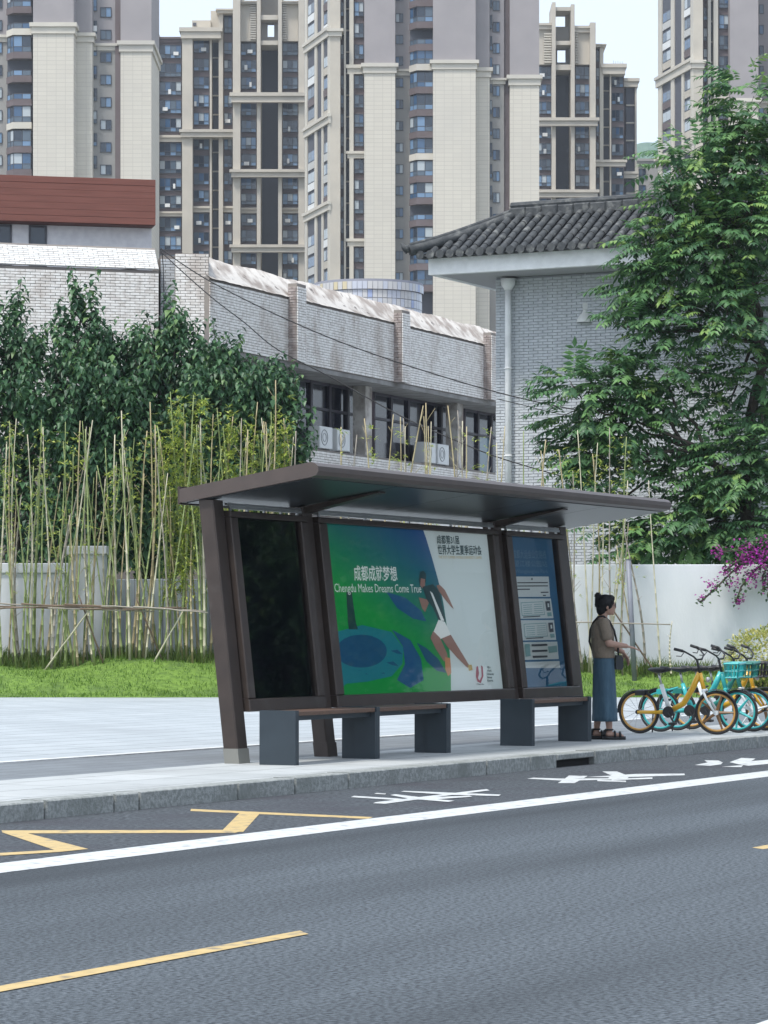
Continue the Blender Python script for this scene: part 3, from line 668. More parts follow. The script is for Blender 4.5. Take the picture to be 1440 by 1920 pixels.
# air conditioners on the sill
def ac_unit(px, label):
    s = ws2(px, .6); r = thing('air_conditioner', label, 'air conditioner', tuple(Vector((0, 72, 0))+(MW @ Vector((s, .82, 6.125)))), WA, 'air conditioners on the brick sill')
    g = MB(); g.cbox(0, .82, -.22, .12, .03, .62, .02); g.build('casing', ACWHITE, r)
    g = MB(); g.torus((.28, -.225, .33), .2, .012, 20, 4); g.torus((.28, -.225, .33), .11, .01, 16, 4); g.build('fan_grille', mat('grille_grey', (.3,.31,.32), .5), r)
    g = MB(); g.box(.1, .2, -.18, .1, 0, .03); g.box(.62, .72, -.18, .1, 0, .03); g.build('feet', WFRAME, r)
for px, l in ((600, 'white air conditioner on the sill, left one of the left pair'), (633, 'white air conditioner on the sill, right one of the left pair'),
              (797, 'white air conditioner on the sill, left one of the right pair'), (822, 'white air conditioner on the sill, right one of the right pair')): ac_unit(px, l)

# --- red fascia building above the left wing
rb = thing('office_building', 'low building with a dark red plank fascia over a white band', 'building', (xat(100, 95), 95, 0), math.radians(13))
def rx(px): return (xat(px, 95)-xat(100, 95))/math.cos(math.radians(13))
RED = mat('red_plank', (.19,.068,.05), .7, (.155,.055,.04), 3, .35,.65, stretch=(.3,.3,6))
z0, z1 = zat(421, 95), zat(336, 95)
for k in range(7):
    g = MB(); a, b = z0+(z1-z0)*k/7, z0+(z1-z0)*(k+1)/7; g.cbox(rx(-90), rx(283), -.6+rnd.uniform(-.004, .004), .1, a+.003, b-.002, .004); g.build('plank', RED, rb)
g = MB(); g.box(rx(-90), rx(282), -.55, 6, z0-.02, z1-.02); g.build('fascia_body', mat('red_dark', (.08,.03,.025), .8), rb)
g = MB(); g.box(rx(-90), rx(281), 0, 6, 0, z0-.03); g.build('wall', mat('white_tile_wall', (.6,.6,.62), .6, (.52,.52,.55), 5), rb)
for a, b in ((-30, 24), (55, 88)):
    g = MB(); g.box(rx(a), rx(b), -.04, .05, z0-1.5, z0-.05); o = g.build('window', WFRAME, rb)
    g = MB(); g.face([(rx(a)+.07,-.06,z0-1.45),(rx(b)-.07,-.06,z0-1.45),(rx(b)-.07,-.06,z0-.12),(rx(a)+.07,-.06,z0-.12)]); g.build('pane', PANES[0], o)
# --- round tiled tank on the roof
D = 100; rt = thing('water_tank', 'round pale tiled roof tank behind the weathered parapet', 'tank', (xat(690, D), D, 0))
R0 = xat(790, D)-xat(690, D); g = MB(); zt = zat(534, D); g.loft([(0,0,0,R0,R0),(0,0,zt-.28,R0,R0),(0,0,zt-.26,R0+.06,R0+.06),(0,0,zt,R0+.06,R0+.06),(0,0,zt+.02,R0-.15,R0-.15)], 40)
g.build('drum', mat('tank_mortar', (.3,.31,.36), .8), rt)
TT = [mat('tank_tile_'+str(k), c, .3) for k, c in enumerate(((.52,.55,.62), (.56,.56,.56), (.35,.42,.62), (.6,.53,.36)))]
tm = {}
for ring in range(4):
    for k in range(34):
        a0 = -PI+PI*k/34; a1 = a0+PI/34-.008; z = zt-.06-.27*(ring+1); rr = R0+.075 if ring == 0 else R0+.02
        g = MB(); g.add([(rr*math.cos(a0),rr*math.sin(a0),z),(rr*math.cos(a1),rr*math.sin(a1),z),(rr*math.cos(a1),rr*math.sin(a1),z+.25),(rr*math.cos(a0),rr*math.sin(a0),z+.25)], [(0,1,2,3)])
        g.build('tile', TT[rnd.choices((0,1,2,3),(6,6,1,.6))[0]], rt)

# --- grey brick building with a tiled skirt roof
GA = ALPHA-PI/2; gb = thing('grey_building', 'grey brick building with curved tile eaves and a white fascia', 'building', (xat(930, 70), 70, 0), GA)
GL = 9.0; ZE = 9.5
g = MB(); g.box(0, GL, .012, 6, 0, ZE, 0); g.build('wall', GMORT, gb)
brick_field(gb, 0, GL, 2.3, ZE-.02, GMORT, GBRICK, 290, pri=lambda u, v: v-.9*u)
WHITE = mat('white_render', (.88,.89,.89), .7, (.74,.75,.75), 3)
g = MB(); g.box(-1.1, GL, -1.3, -1.12, ZE+.002, ZE+.37); g.box(-1.1, -.93, -1.118, 5, ZE+.002, ZE+.37); g.build('fascia', WHITE, gb)
g = MB(); g.box(-.928, GL, -1.118, 6, ZE+.01, ZE+.05); g.build('soffit', mat('soffit_grey', (.4,.4,.41), .8), gb)
# roof planes
EZ, RZ = ZE+.4, ZE+1.42; ey, ry, ex, rxx = -1.5, .2, -1.3, .4
TILE = mat('grey_roof_tile', (.042,.047,.052), .75, (.075,.08,.082), 7, .4,.65, 4, .4, 40, c3=(.2,.205,.195), scale3=4.5, lo3=.56, hi3=.74)
g = MB(); g.add([(ex,ey,EZ),(GL,ey,EZ),(GL,ry,RZ),(rxx,ry,RZ),(ex,5,EZ),(rxx,5,RZ)], [(0,1,2,3),(4,0,3,5)]); g.add([(ex,ey,EZ-.03),(GL,ey,EZ-.03),(GL,-1.1,EZ-.02),(ex,-1.1,EZ-.02)], [(0,1,2,3)]); g.build('roof_deck', mat('tile_bed', (.045,.048,.052), .85), gb)
sl = Vector((0, ry-ey, RZ-EZ)); SLn = sl.length; ang = math.atan2(sl.z, sl.y); nseg = 7; sg = SLn/nseg
g = MB(); n = 7
for k, (rr, yy) in enumerate(((.085, 0), (.075, sg+.04))):
    for j in range(n+1): a = PI*j/n; g.v.append((rr*math.cos(a), yy, rr*math.sin(a)))
for j in range(n): g.f.append((j, j+1, n+1+j+1, n+1+j)); g.m.append(0)
g.f.append(tuple(range(n+1))); g.m.append(0); tile_me = g.mesh('roof_tile', TILE, True)
g = MB()
for k, (rr, yy) in enumerate(((.1, -.05), (.1, .0))):
    for j in range(10): a = 2*PI*j/10; g.v.append((rr*math.cos(a), yy, rr*math.sin(a)))
g.f.append(tuple(range(10))); g.m.append(0)
for j in range(10): g.f.append((j, (j+1) % 10, 10+(j+1) % 10, 10+j)); g.m.append(0)
endtile = g.mesh('end_tile', TILE)
x = ex+.12; cnt = 0
while x < 8.4:
    for s in range(nseg):
        f = (s+.5)/nseg
        if x < ex+.05+(rxx-ex)*f: continue
        if cnt >= 285: break
        cnt += 1; o = link('roof_tile', tile_me, gb); o.location = (x+rnd.uniform(-.006, .006), ey-.03+sl.y*s/nseg, EZ+sl.z*s/nseg+.02+rnd.uniform(0, .012)); o.rotation_euler = (ang, 0, 0)
    o = link('end_tile', endtile, gb, (x, ey-.03, EZ+.03)); x += .25
# ridge and hip
g = MB(); RH = .2
for k in range(24):
    a = rxx-.1+k*.4; g.cbox(a, a+.395, ry-.13, ry+.13, RZ-.05, RZ+RH+rnd.uniform(-.01, .01), .03)
g.tube([(rxx-.1, ry, RZ+RH+.05), (GL, ry, RZ+RH+.05)], .085, 8); g.build('ridge', TILE, gb)
g = MB(); P0, P1 = Vector((ex-.12, ey-.12, EZ+.08)), Vector((rxx, ry, RZ+.1))
pts = [P0.lerp(P1, k/8)+Vector((0, 0, -.06+.12*(1-k/8)**3)) for k in range(9)]; g.tube(pts, [.13]*9, 8); g.tube([p+Vector((0, 0, .12)) for p in pts], [.06]*9, 6)
g.tube([P0+Vector((-.02,-.02,.06)), P0+Vector((-.1,-.1,.13)), P0+Vector((-.14,-.14,.22))], [.1, .06, .025], 6); g.build('hip', TILE, gb, True)
# downpipe
s = .38; g = MB(); g.tube([(s,-.16,2.2),(s,-.16,8.6),(s,-.16,9.2)], .075, 10); g.loft([(s,-.16,9.2,.085,.085),(s,-.16,9.3,.16,.14),(s,-.16,9.46,.19,.16)], 10)
for zz in (3.4, 5.4, 7.4): g.torus((0,0,0), .085, .016, 12, 4, M=Matrix.Translation((s,-.16,zz)) @ Matrix.Rotation(PI/2, 4, 'X'))
g.build('downpipe', WHITE, gb, True)
# pendant lamp under the eaves
lp = at(1097, 600, 69.0); lo = thing('pendant_lamp', 'white bell shaped pendant lamp hanging under the grey eaves', 'lamp', (lp.x, lp.y, lp.z))
g = MB(); g.loft([(0,0,-.06,.2,.2),(0,0,.0,.19,.19),(0,0,.09,.14,.14),(0,0,.17,.06,.06),(0,0,.24,.045,.045)], 18, cap=False); g.build('shade', mat('enamel_white', (.72,.73,.7), .35), lo, True)
g = MB(); g.box(-.055, .055, -.055, .055, .24, .39); g.build('socket', ACWHITE, lo)
g = MB(); g.tube([(0,0,.39),(0,0,ZE-lp.z+.01)], .008, 5); g.build('cord', ACWHITE, lo)

# ================================================================== boundary walls
WALLG = mat('wall_render_grey', (.58,.6,.63), .85, (.47,.49,.52), 1.5, .35,.65, 4, .15, c3=(.3,.31,.33), scale3=.9, lo3=.55, hi3=.8, stretch=(2,1,.35))
wl = thing('boundary_wall', 'grey rendered boundary wall with a capped pillar behind the bamboo at left', 'wall', (xat(60, 61), 61, 0))
def bx(px, d=61): return xat(px, d)-xat(60, 61)
g = MB(); g.box(bx(-160), bx(129), 0, .24, .2, zat(1075, 61)); g.build('wall_panel', WALLG, wl)
g = MB(); g.cbox(bx(-160), bx(128.5), -.05, .29, zat(1074.8, 61), zat(1056, 61), .015); g.build('coping', WALLG, wl)
g = MB(); g.box(bx(130), bx(198), -.14, .38, .2, zat(1040, 61)); g.build('pillar', WALLG, wl)
g = MB(); g.cbox(bx(126), bx(202), -.19, .43, zat(1039.8, 61), zat(1024, 61), .015); g.build('pillar_cap', WALLG, wl)
pf = thing('panel_fence', 'blue grey sheet panel fence right of the capped pillar', 'fence', (xat(200, 61.5), 61.5, 0))
PANEL = mat('fence_sheet', (.44,.49,.54), .6, (.35,.39,.43), 1.8, .35,.65, stretch=(3,1,.3), c3=(.25,.27,.29), scale3=1.2)
for k in range(10):
    a = xat(200, 61.5)*0+k*.95; g = MB()
    for q in range(5): u = a+.19*q; g.cbox(u+.004, u+.182, -.02 if q % 2 else 0, .03, .3, zat(1086, 61.5)+rnd.uniform(-.006, .006)*(q == 0), .008)
    g.build('fence_panel', PANEL, pf)
ww = thing('white_wall', 'white rendered boundary wall behind the bicycles at right', 'wall', (xat(1060, 61.2), 61.2, 0), math.radians(-1))
WALLW = mat('wall_white_paint', (.66,.68,.7), .85, (.6,.625,.65), 1.2, .35,.65, 4, .2, 20, c3=(.5,.525,.55), scale3=.7, lo3=.55, hi3=.85, stretch=(1.6,1,.5))
g = MB(); g.cbox(-.9, 8.2, 0, .24, .1, zat(1058.5, 61.2), .012); g.build('wall_panel', WALLW, ww)
# leaning steel post
pp = at(1190, 1266, 59.8); po = thing('steel_post', 'leaning grey steel post in front of the white wall', 'post', (pp.x, pp.y, lawn_z(pp.x, pp.y)-.02))
g = MB(); tp = at(1178, 1038, 59.8)-pp; g.tube([(0,0,0),(tp.x,0,tp.z)], .052, 10); g.build('tube', mat('steel_grey', (.2,.215,.25), .5, (.16,.17,.2), 3), po, True)
g = MB(); g.tube([(tp.x,0,tp.z+.001),(tp.x,0,tp.z+.02)], .055, 10); g.build('cap', mat('steel_cap', (.12,.13,.15), .5), po)

# ================================================================== cables
CAB = mat('cable_black', (.02,.02,.022), .7)
def cable(pts, label, d0, d1, r=.014):
    P = []
    for k, (a, b) in enumerate(pts): P.append(at(a, b, d0+(d1-d0)*k/(len(pts)-1)))
    Q = []
    for k in range(len(P)-1):
        p0, p1, p2, p3 = P[max(k-1, 0)], P[k], P[k+1], P[min(k+2, len(P)-1)]
        for q in range(6):
            t = q/6; Q.append(.5*((2*p1)+(p2-p0)*t+(2*p0-5*p1+4*p2-p3)*t*t+(3*p1-p0-3*p2+p3)*t**3))
    Q.append(P[-1]); g = MB(); g.tube(Q, r, 5)
    tag(g.build('cable', CAB, None, True), label, 'cable')
cable([(302,466),(345,497),(395,528),(470,567),(545,602),(635,640),(730,674),(830,706),(930,735),(1022,757),(1100,772)], 'upper black cable sagging across the brick parapet to the right tree', 71, 67.5)
cable([(302,472),(345,512),(400,560),(460,606),(520,655),(620,707),(700,752),(770,789),(850,824),(930,856),(1050,892),(1120,908)], 'lower black cable running down past the windows', 71, 66)
cable([(932,748),(975,758),(1025,771),(1100,786)], 'short thin cable across the grey brick wall', 69, 68, .009)
cable([(303,468),(306,500),(307,540),(308,620)], 'black cable hanging down the corner of the white building', 71.2, 71.2, .012)
# ================================================================== trees
def leafset(name, cols, rough=.45, tr=.25):
    return [mat(name+str(k), c, rough, trans=tr, spec=.4) for k, c in enumerate(cols)]
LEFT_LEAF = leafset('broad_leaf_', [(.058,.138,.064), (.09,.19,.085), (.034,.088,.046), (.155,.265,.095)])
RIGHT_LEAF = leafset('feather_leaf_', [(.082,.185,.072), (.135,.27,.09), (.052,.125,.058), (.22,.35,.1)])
BARK = mat('bark', (.085,.07,.055), .9, (.05,.042,.035), 9, bump=.6, bscale=30)
def leaf(g, p, d, up, L, W, mi, fold=.25):
    d = d.normalized(); s = d.cross(up)
    if s.length < 1e-4: s = Vector((1, 0, 0))
    s.normalize(); n = s.cross(d)
    a = p+d*L*.42+s*W*.5+n*W*fold; b = p+d*L*.42-s*W*.5+n*W*fold; m = p+d*L*.45; t = p+d*L-n*L*.12
    i = len(g.v); g.v += [tuple(p), tuple(a), tuple(t), tuple(b), tuple(m)]
    g.f += [(i, i+4, i+1), (i+1, i+4, i+2), (i, i+3, i+4), (i+3, i+2, i+4)]; g.m += [mi]*4
def shoot(g, p, d, L, n, ls, mats_w, twig=None):
    """upright shoot with alternate drooping leaves"""
    side = d.orthogonal().normalized(); ph = rnd.uniform(0, 6)
    for k in range(n):
        f = (k+.6)/n; q = p+d*L*f; a = ph+k*2.4; out = (Matrix.Rotation(a, 3, d) @ side)
        ld = out*.85+d*.12+Vector((0, 0, -.55-.3*rnd.random())); s = ls*(1.12-.45*f)*rnd.uniform(.8, 1.2)
        leaf(g, q, ld, Vector((0, 0, 1)), s, s*.62, rnd.choices((0, 1, 2, 3), mats_w)[0])
    if twig is not None: twig.tube([p-d*.1, p+d*L*.95], [.012, .004], 4)
def limb(g, a, b, r0, r1, wob=.12, n=6):
    pts = [a.lerp(b, k/n)+Vector((rnd.gauss(0, wob), rnd.gauss(0, wob), rnd.gauss(0, wob*.5)))*(0 if k in (0, n) else 1) for k in range(n+1)]
    g.tube(pts, [r0+(r1-r0)*k/n for k in range(n+1)], 7); return pts
def broad_tree(base_px, depth, lobes, nshoot, label):
    bx_ = xat(base_px, depth); r = thing('broadleaf_tree', label, 'tree', (bx_, depth, 0), 0, 'dark broadleaf trees in front of the white building')
    tr = MB(); cr = MB(); org = Vector((bx_, depth, 0)); fork = Vector((0, 0, 2.6))
    limb(tr, Vector((0, 0, 0)), fork, .16, .11, .05)
    tot = sum(l[3]*l[4] for l in lobes)
    for px, py, dd, rx_, ry_ in lobes:
        c = at(px, py, depth+dd)-org; R = Vector((rx_/FPX*depth, rx_/FPX*depth*.9, ry_/FPX*depth))
        limb(tr, fork+Vector((rnd.gauss(0, .1), 0, rnd.uniform(-.5, .5))), c+Vector((0, 0, R.z*.3)), .075, .02)
        for k in range(int(nshoot*rx_*ry_/tot)):
            while True:
                q = Vector((rnd.uniform(-1, 1), rnd.uniform(-1, .7), rnd.uniform(-1, 1)))
                if q.length <= 1 and (q.length > .45 or rnd.random() < .35): break
            p = c+Vector((q.x*R.x, q.y*R.y, q.z*R.z)); nz = mnoise.noise((p+org)*1.5)
            if nz < -.12 and q.z > -.5 and q.y < .2: continue
            inner = q.y > .1 or q.length < .62  # inner shoots take darker leaves, crown shade put into their colour
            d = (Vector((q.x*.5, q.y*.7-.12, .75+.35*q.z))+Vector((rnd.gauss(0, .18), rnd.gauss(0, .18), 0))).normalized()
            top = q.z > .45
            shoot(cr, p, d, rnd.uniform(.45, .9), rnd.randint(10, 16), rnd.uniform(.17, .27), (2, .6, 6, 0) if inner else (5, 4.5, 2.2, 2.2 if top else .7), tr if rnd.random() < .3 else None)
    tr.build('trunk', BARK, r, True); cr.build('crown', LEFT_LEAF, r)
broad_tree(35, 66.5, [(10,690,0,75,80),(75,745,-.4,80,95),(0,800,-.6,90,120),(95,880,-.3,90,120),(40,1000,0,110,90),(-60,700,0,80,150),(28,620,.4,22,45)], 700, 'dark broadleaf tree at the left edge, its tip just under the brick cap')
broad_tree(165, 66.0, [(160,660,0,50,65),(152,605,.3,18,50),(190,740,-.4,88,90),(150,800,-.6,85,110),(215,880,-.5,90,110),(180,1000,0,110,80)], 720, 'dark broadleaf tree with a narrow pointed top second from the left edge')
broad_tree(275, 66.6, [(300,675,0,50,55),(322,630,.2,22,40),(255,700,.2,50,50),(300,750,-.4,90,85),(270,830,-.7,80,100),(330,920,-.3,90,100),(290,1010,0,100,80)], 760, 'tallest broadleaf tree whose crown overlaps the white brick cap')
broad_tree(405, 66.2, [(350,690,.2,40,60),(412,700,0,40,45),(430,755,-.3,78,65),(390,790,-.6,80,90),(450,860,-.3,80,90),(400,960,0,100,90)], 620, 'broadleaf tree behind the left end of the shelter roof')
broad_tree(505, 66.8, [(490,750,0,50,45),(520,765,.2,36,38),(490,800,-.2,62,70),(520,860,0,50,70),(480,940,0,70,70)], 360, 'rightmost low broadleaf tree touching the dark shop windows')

def pinnate(g, p, d, L, n, ll, mi):
    """compound leaf: paired leaflets along a drooping stalk"""
    d = d.normalized(); s = d.cross(Vector((0, 0, 1)))
    if s.length < 1e-3: s = Vector((1, 0, 0))
    s.normalize(); q = p.copy(); step = L/n
    for k in range(n):
        dd = (d+Vector((0, 0, -.12*k))).normalized(); q = q+dd*step; up = s.cross(dd)
        if up.z < 0: up = -up
        sz = ll*(1.0-.35*abs(k/n-.45))*rnd.uniform(.85, 1.15)
        for sg in (-1, 1):
            leaf(g, q, s*sg*.85+dd*.5-Vector((0, 0, .25+.2*rnd.random())), up, sz, sz*.37, mi if rnd.random() < .8 else rnd.choice((0, 1, 2)), .12)
    leaf(g, q, d+Vector((0, 0, -.4)), Vector((0, 0, 1)), ll, ll*.42, mi, .12)
RT = thing('feathery_tree', 'large feathery leaved tree covering the right side in front of the grey building', 'tree', (xat(1400, 64.3), 64.3, 0))
org = Vector((xat(1400, 64.3), 64.3, 0)); tr = MB(); cr = MB()
fork = at(1400, 930, 64.3)-org; limb(tr, Vector((0, 0, 0)), fork, .2, .15, .05)
f2 = at(1425, 640, 64.6)-org; limb(tr, fork, f2, .14, .09, .08)
hub1 = at(1322, 848, 64)-org; limb(tr, fork, hub1, .1, .06, .05)
# (px, py, depth shift, rx, ry, density, hub)
lobes = [(1240,340,.1,42,40,.6,f2),(1225,465,.1,48,42,.6,f2),(1195,535,0,46,34,.5,f2),(1395,230,.4,55,110,1.0,f2),(1425,330,.6,70,110,1.1,f2),(1320,330,0,70,60,.75,f2),(1262,295,-.1,42,38,.5,f2),(1370,430,-.2,100,80,1.1,f2),(1260,420,.2,55,60,.8,f2),(1290,500,-.3,85,45,.9,f2),
         (1410,530,-.4,80,60,.6,f2),(1215,520,0,40,38,.5,f2),(1180,560,.1,38,35,.45,f2),(1370,600,-.2,110,60,.75,f2),(1250,610,-.3,75,50,.6,f2),(1165,612,-.4,30,20,.3,f2),
         (1165,715,-.2,70,45,.8,hub1),(1100,760,-.3,72,75,1.15,hub1),(1190,790,0,80,70,1.1,hub1),(1085,850,.1,50,50,.7,hub1),(1150,880,.2,80,60,.9,hub1),(1250,700,-.1,90,60,.62,hub1),(1420,700,0,70,60,.45,f2),
         (1350,760,.3,70,50,.32,f2),(1430,800,-.2,60,60,.5,f2),(1390,880,-.4,95,70,1.1,fork),(1280,920,0,60,55,.5,fork),(1330,980,-.3,100,60,1.2,fork),(1240,1010,-.2,80,40,1.0,fork),(1420,990,-.4,70,70,1.2,fork),(1180,1040,.1,70,22,.5,fork),(1130,990,.2,50,30,.3,fork),(1090,960,.2,26,32,.25,hub1)]
for px, py, dd, rx_, ry_, dens, hub in lobes:
    c = at(px, py, 64.3+dd)-org; R = Vector((rx_/FPX*64.3, max(.55, rx_/FPX*64.3*.8), ry_/FPX*64.3))
    pts = limb(tr, hub, c, .045, .015, .1)
    n = int(dens*rx_*ry_/25)
    for k in range(n):
        while True:
            q = Vector((rnd.uniform(-1, 1), rnd.uniform(-1, 1), rnd.uniform(-1, 1)))
            if q.length <= 1: break
        p = c+Vector((q.x*R.x, q.y*R.y, q.z*R.z)); d = Vector((q.x+rnd.gauss(0, .35)-.15, q.y*.8+rnd.gauss(0, .35)-.1, .12+.35*q.z+rnd.gauss(0, .15)))
        if mnoise.noise((p+org)*1.7) < -.08 and rnd.random() < .88: continue
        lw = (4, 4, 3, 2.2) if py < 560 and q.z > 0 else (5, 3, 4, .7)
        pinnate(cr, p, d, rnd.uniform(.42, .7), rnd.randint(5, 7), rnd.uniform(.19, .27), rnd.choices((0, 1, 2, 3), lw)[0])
        if rnd.random() < .12: tr.tube([c+(p-c)*.3, p], [.012, .006], 4)
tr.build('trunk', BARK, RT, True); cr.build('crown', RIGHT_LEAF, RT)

# bougainvillea hanging over the white wall
BV = thing('bougainvillea', 'magenta flowering bougainvillea hanging over the white wall', 'plant', (xat(1425, 61.0), 60.95, 0))
org = Vector((xat(1425, 61.0), 60.95, 0)); st = MB(); lv = MB(); fl = MB()
BVL = leafset('bougain_leaf_', [(.05,.11,.04), (.075,.15,.05), (.035,.08,.035)])
FLM = leafset('bract_', [(.36,.03,.3), (.24,.03,.2), (.5,.04,.48)], .5, .35)
root = at(1450, 1040, 61.0)-org
stems = [[(1450,1040),(1410,1040),(1370,1075),(1340,1105),(1312,1130)], [(1450,1040),(1415,1070),(1390,1100),(1380,1130)], [(1450,1040),(1430,1080),(1432,1110)], [(1450,1040),(1400,1030),(1352,1035)], [(1450,1040),(1380,1055),(1358,1072)], [(1450,1050),(1445,1090),(1440,1120)], [(1450,1000),(1420,1015),(1395,1020)]]
for s in stems:
    P = [at(a, b, 60.9-.05*k)-org for k, (a, b) in enumerate(s)]; st.tube(P, [.02]*len(P), 5)
    for k in range(len(P)-1):
        for q in range(26):
            p = P[k].lerp(P[k+1], rnd.random())+Vector((rnd.gauss(0, .06), rnd.gauss(0, .05), rnd.gauss(0, .06))); leaf(lv, p, Vector((rnd.gauss(0, 1), -.6, rnd.gauss(-.3, .6))), Vector((0, -.5, 1)), .085, .06, rnd.choice((0, 1, 2)))
for px, py, r, n in [(1395,1035,22,75),(1420,1045,25,80),(1435,1030,22,60),(1347,1036,15,40),(1385,1062,18,45),(1358,1072,12,26),(1375,1095,16,36),(1407,1083,18,40),(1432,1090,20,40),(1335,1096,13,26),(1316,1120,9,16),(1386,1126,12,36),(1420,1070,18,34),(1440,1060,18,40),(1400,1050,26,60)]:
    bright = 2 if (px, py) == (1420, 1045) else None
    for k in range(int(n*.95)):
        p = at(px+rnd.gauss(0, r*.5), py+rnd.gauss(0, r*.45), 60.75+rnd.gauss(0, .08))-org
        leaf(fl, p, Vector((rnd.gauss(0, 1), -.8, rnd.gauss(0, 1))), Vector((0, -.4, 1)), .06, .055, bright if bright is not None and rnd.random() < .7 else rnd.choice((0, 0, 1)), .3)
st.build('stem', BARK, BV); lv.build('leaves', BVL, BV); tag(fl.build('flowers', FLM, BV), kind='stuff')
# pale variegated shrub
SH = thing('variegated_shrub', 'rounded pale yellow variegated shrub behind the bicycles', 'shrub', (xat(1425, 58.6), 58.6, lawn_z(xat(1425, 58.6), 58.6)-.05))
org = Vector(SH.location); lv = MB(); st = MB(); c = at(1428, 1232, 58.6)-org
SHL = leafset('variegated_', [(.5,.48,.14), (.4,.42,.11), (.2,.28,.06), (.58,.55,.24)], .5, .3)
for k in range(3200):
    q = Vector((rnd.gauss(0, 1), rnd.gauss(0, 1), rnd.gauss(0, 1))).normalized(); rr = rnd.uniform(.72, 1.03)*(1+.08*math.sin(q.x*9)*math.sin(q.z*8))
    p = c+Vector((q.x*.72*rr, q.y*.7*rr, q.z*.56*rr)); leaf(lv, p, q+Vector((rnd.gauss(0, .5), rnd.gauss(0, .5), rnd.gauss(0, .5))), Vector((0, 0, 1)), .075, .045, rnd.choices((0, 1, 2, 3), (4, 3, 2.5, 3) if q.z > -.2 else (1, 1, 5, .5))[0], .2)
for k in range(9): st.tube([(0, 0, 0), tuple(c*.6+Vector((rnd.gauss(0, .25), rnd.gauss(0, .2), 0)))], [.02, .01], 5)
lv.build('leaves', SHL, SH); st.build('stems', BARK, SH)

# ================================================================== bamboo planting
CANE = [mat('cane_straw', (.42,.36,.21), .6, (.33,.27,.15), 3), mat('cane_green', (.26,.31,.12), .6, (.2,.25,.09), 3), mat('cane_grey', (.33,.3,.25), .7, (.25,.22,.18), 3), mat('cane_pale', (.55,.52,.38), .6, (.45,.42,.3), 3), mat('cane_brown', (.17,.12,.08), .7, (.12,.085,.06), 3)]
BLEAF = leafset('bamboo_leaf_', [(.38,.46,.09), (.27,.37,.07), (.48,.52,.13)], .5, .35)
def cane_mesh(seed, mi, H=4.6):
    r = random.Random(seed); g = MB(); n = 14; bx0, by0 = r.gauss(0, .05), r.gauss(0, .05); pts = []; rad = []
    ph = r.uniform(0, 6)
    for k in range(n+1):
        f = k/n; z = H*f; x = .05*math.sin(f*4+ph)+bx0*f*f*3; y = by0*f*3
        pts += [(x, y, z-.012), (x, y, z), (x, y, z+.012)] if 0 < k < n else [(x, y, z)]
        b = .0235*(1-.62*f); rad += [b, b*1.3, b] if 0 < k < n else [b]
    g.tube(pts, rad, 6)
    for k in range(4, n):                                        # short side twigs left at the nodes
        if r.random() < .55:
            f = k/n; x = .05*math.sin(f*4+ph)+bx0*f*f*3; a = r.uniform(0, 6.28); L = r.uniform(.06, .3)
            g.tube([(x, by0*f*3, H*f), (x+L*math.cos(a)*.6, by0*f*3+L*math.sin(a)*.6, H*f+L*.8)], [.006, .003], 4)
    return g.mesh('stalk', CANE[mi], True)
def sprig_mesh(seed, dense, H=4.6, lo=.35):
    r = random.Random(seed); g = MB()
    for k in range(dense):
        f = lo+(1-lo)*r.random()**.8; z = H*f; a = r.uniform(0, 6.28); o = r.uniform(.0, .16); p = Vector((o*math.cos(a), o*math.sin(a), z))
        for q in range(r.randint(3, 6)):
            b = a+r.gauss(0, .9); leaf(g, p, Vector((math.cos(b), math.sin(b), r.uniform(-.5, .7))), Vector((0, 0, 1)), r.uniform(.08, .16), r.uniform(.022, .036), r.choice((0, 1, 2)), .1)
    return g.mesh('leaves', BLEAF)
canes = [[cane_mesh(s*4+m, m) for s in range(4)] for m in range(4)]
sparse = [sprig_mesh(s, 9, lo=.55) for s in range(4)]; mid = [sprig_mesh(s+9, 26, lo=.35) for s in range(3)]; leafy = [sprig_mesh(s+20, 210, lo=.25) for s in range(3)]
LB = {'l': ('bare bamboo cane in the dense row before the grey wall and fence at left', 'bamboo canes in the dense left row'),
      'y': ('leafy yellow green bamboo cane standing left of the shelter roof', 'leafy bamboo canes'),
      'm': ('thin bamboo cane rising above the shelter roof before the brick building', 'bamboo canes above the shelter roof'),
      'r': ('sparse bamboo cane in front of the white wall and grey building', 'bamboo canes before the white wall')}
def bamboo(px, top, kind, mi=None, leaves=0, lean=None, d=None):
    d = d if d is not None else rnd.uniform(59.9, 60.75); x = xat(px, d); z = lawn_z(x, d)-.03
    lean = lean if lean is not None else rnd.gauss(0, .055)
    hgt = (zat(top, d)-z)/math.cos(lean)
    o = thing('bamboo', LB[kind][0], 'bamboo', (x, d, z), 0, LB[kind][1])
    mi = mi if mi is not None else rnd.choices((0, 1, 2, 3), (3.5, 4, 1.2, 2))[0]; s = hgt/4.6
    o.scale = (rnd.choice((.85, 1, 1, 1.25)), rnd.choice((.85, 1, 1.2)), s); o.rotation_euler = (rnd.gauss(0, .02), lean, 0)
    a = rnd.uniform(0, 6.28)
    link('stalk', rnd.choice(canes[mi]), o, rotz=a)
    if leaves: link('leaves', rnd.choice((sparse, mid, leafy)[leaves-1]), o, rotz=a)
for k in range(68):
    px = -15+k*6.0+rnd.uniform(-4, 4); bamboo(px, rnd.uniform(785, 900) if rnd.random() < .75 else rnd.uniform(900, 1000), 'l', leaves=rnd.choices((0, 1, 2), (4, 4, 2.4))[0], lean=rnd.gauss(0, .075))
for px, top in ((28,785),(52,800),(68,782),(112,792),(135,790),(205,788),(212,815),(242,770),(270,800),(288,755),(300,815)): bamboo(px, top, 'l', leaves=1)
for px, top in ((330,742),(345,735),(356,765),(338,800),(352,830),(445,762),(452,800),(515,770),(508,800),(318,830),(462,790)): bamboo(px, top, 'y', 1, 3)
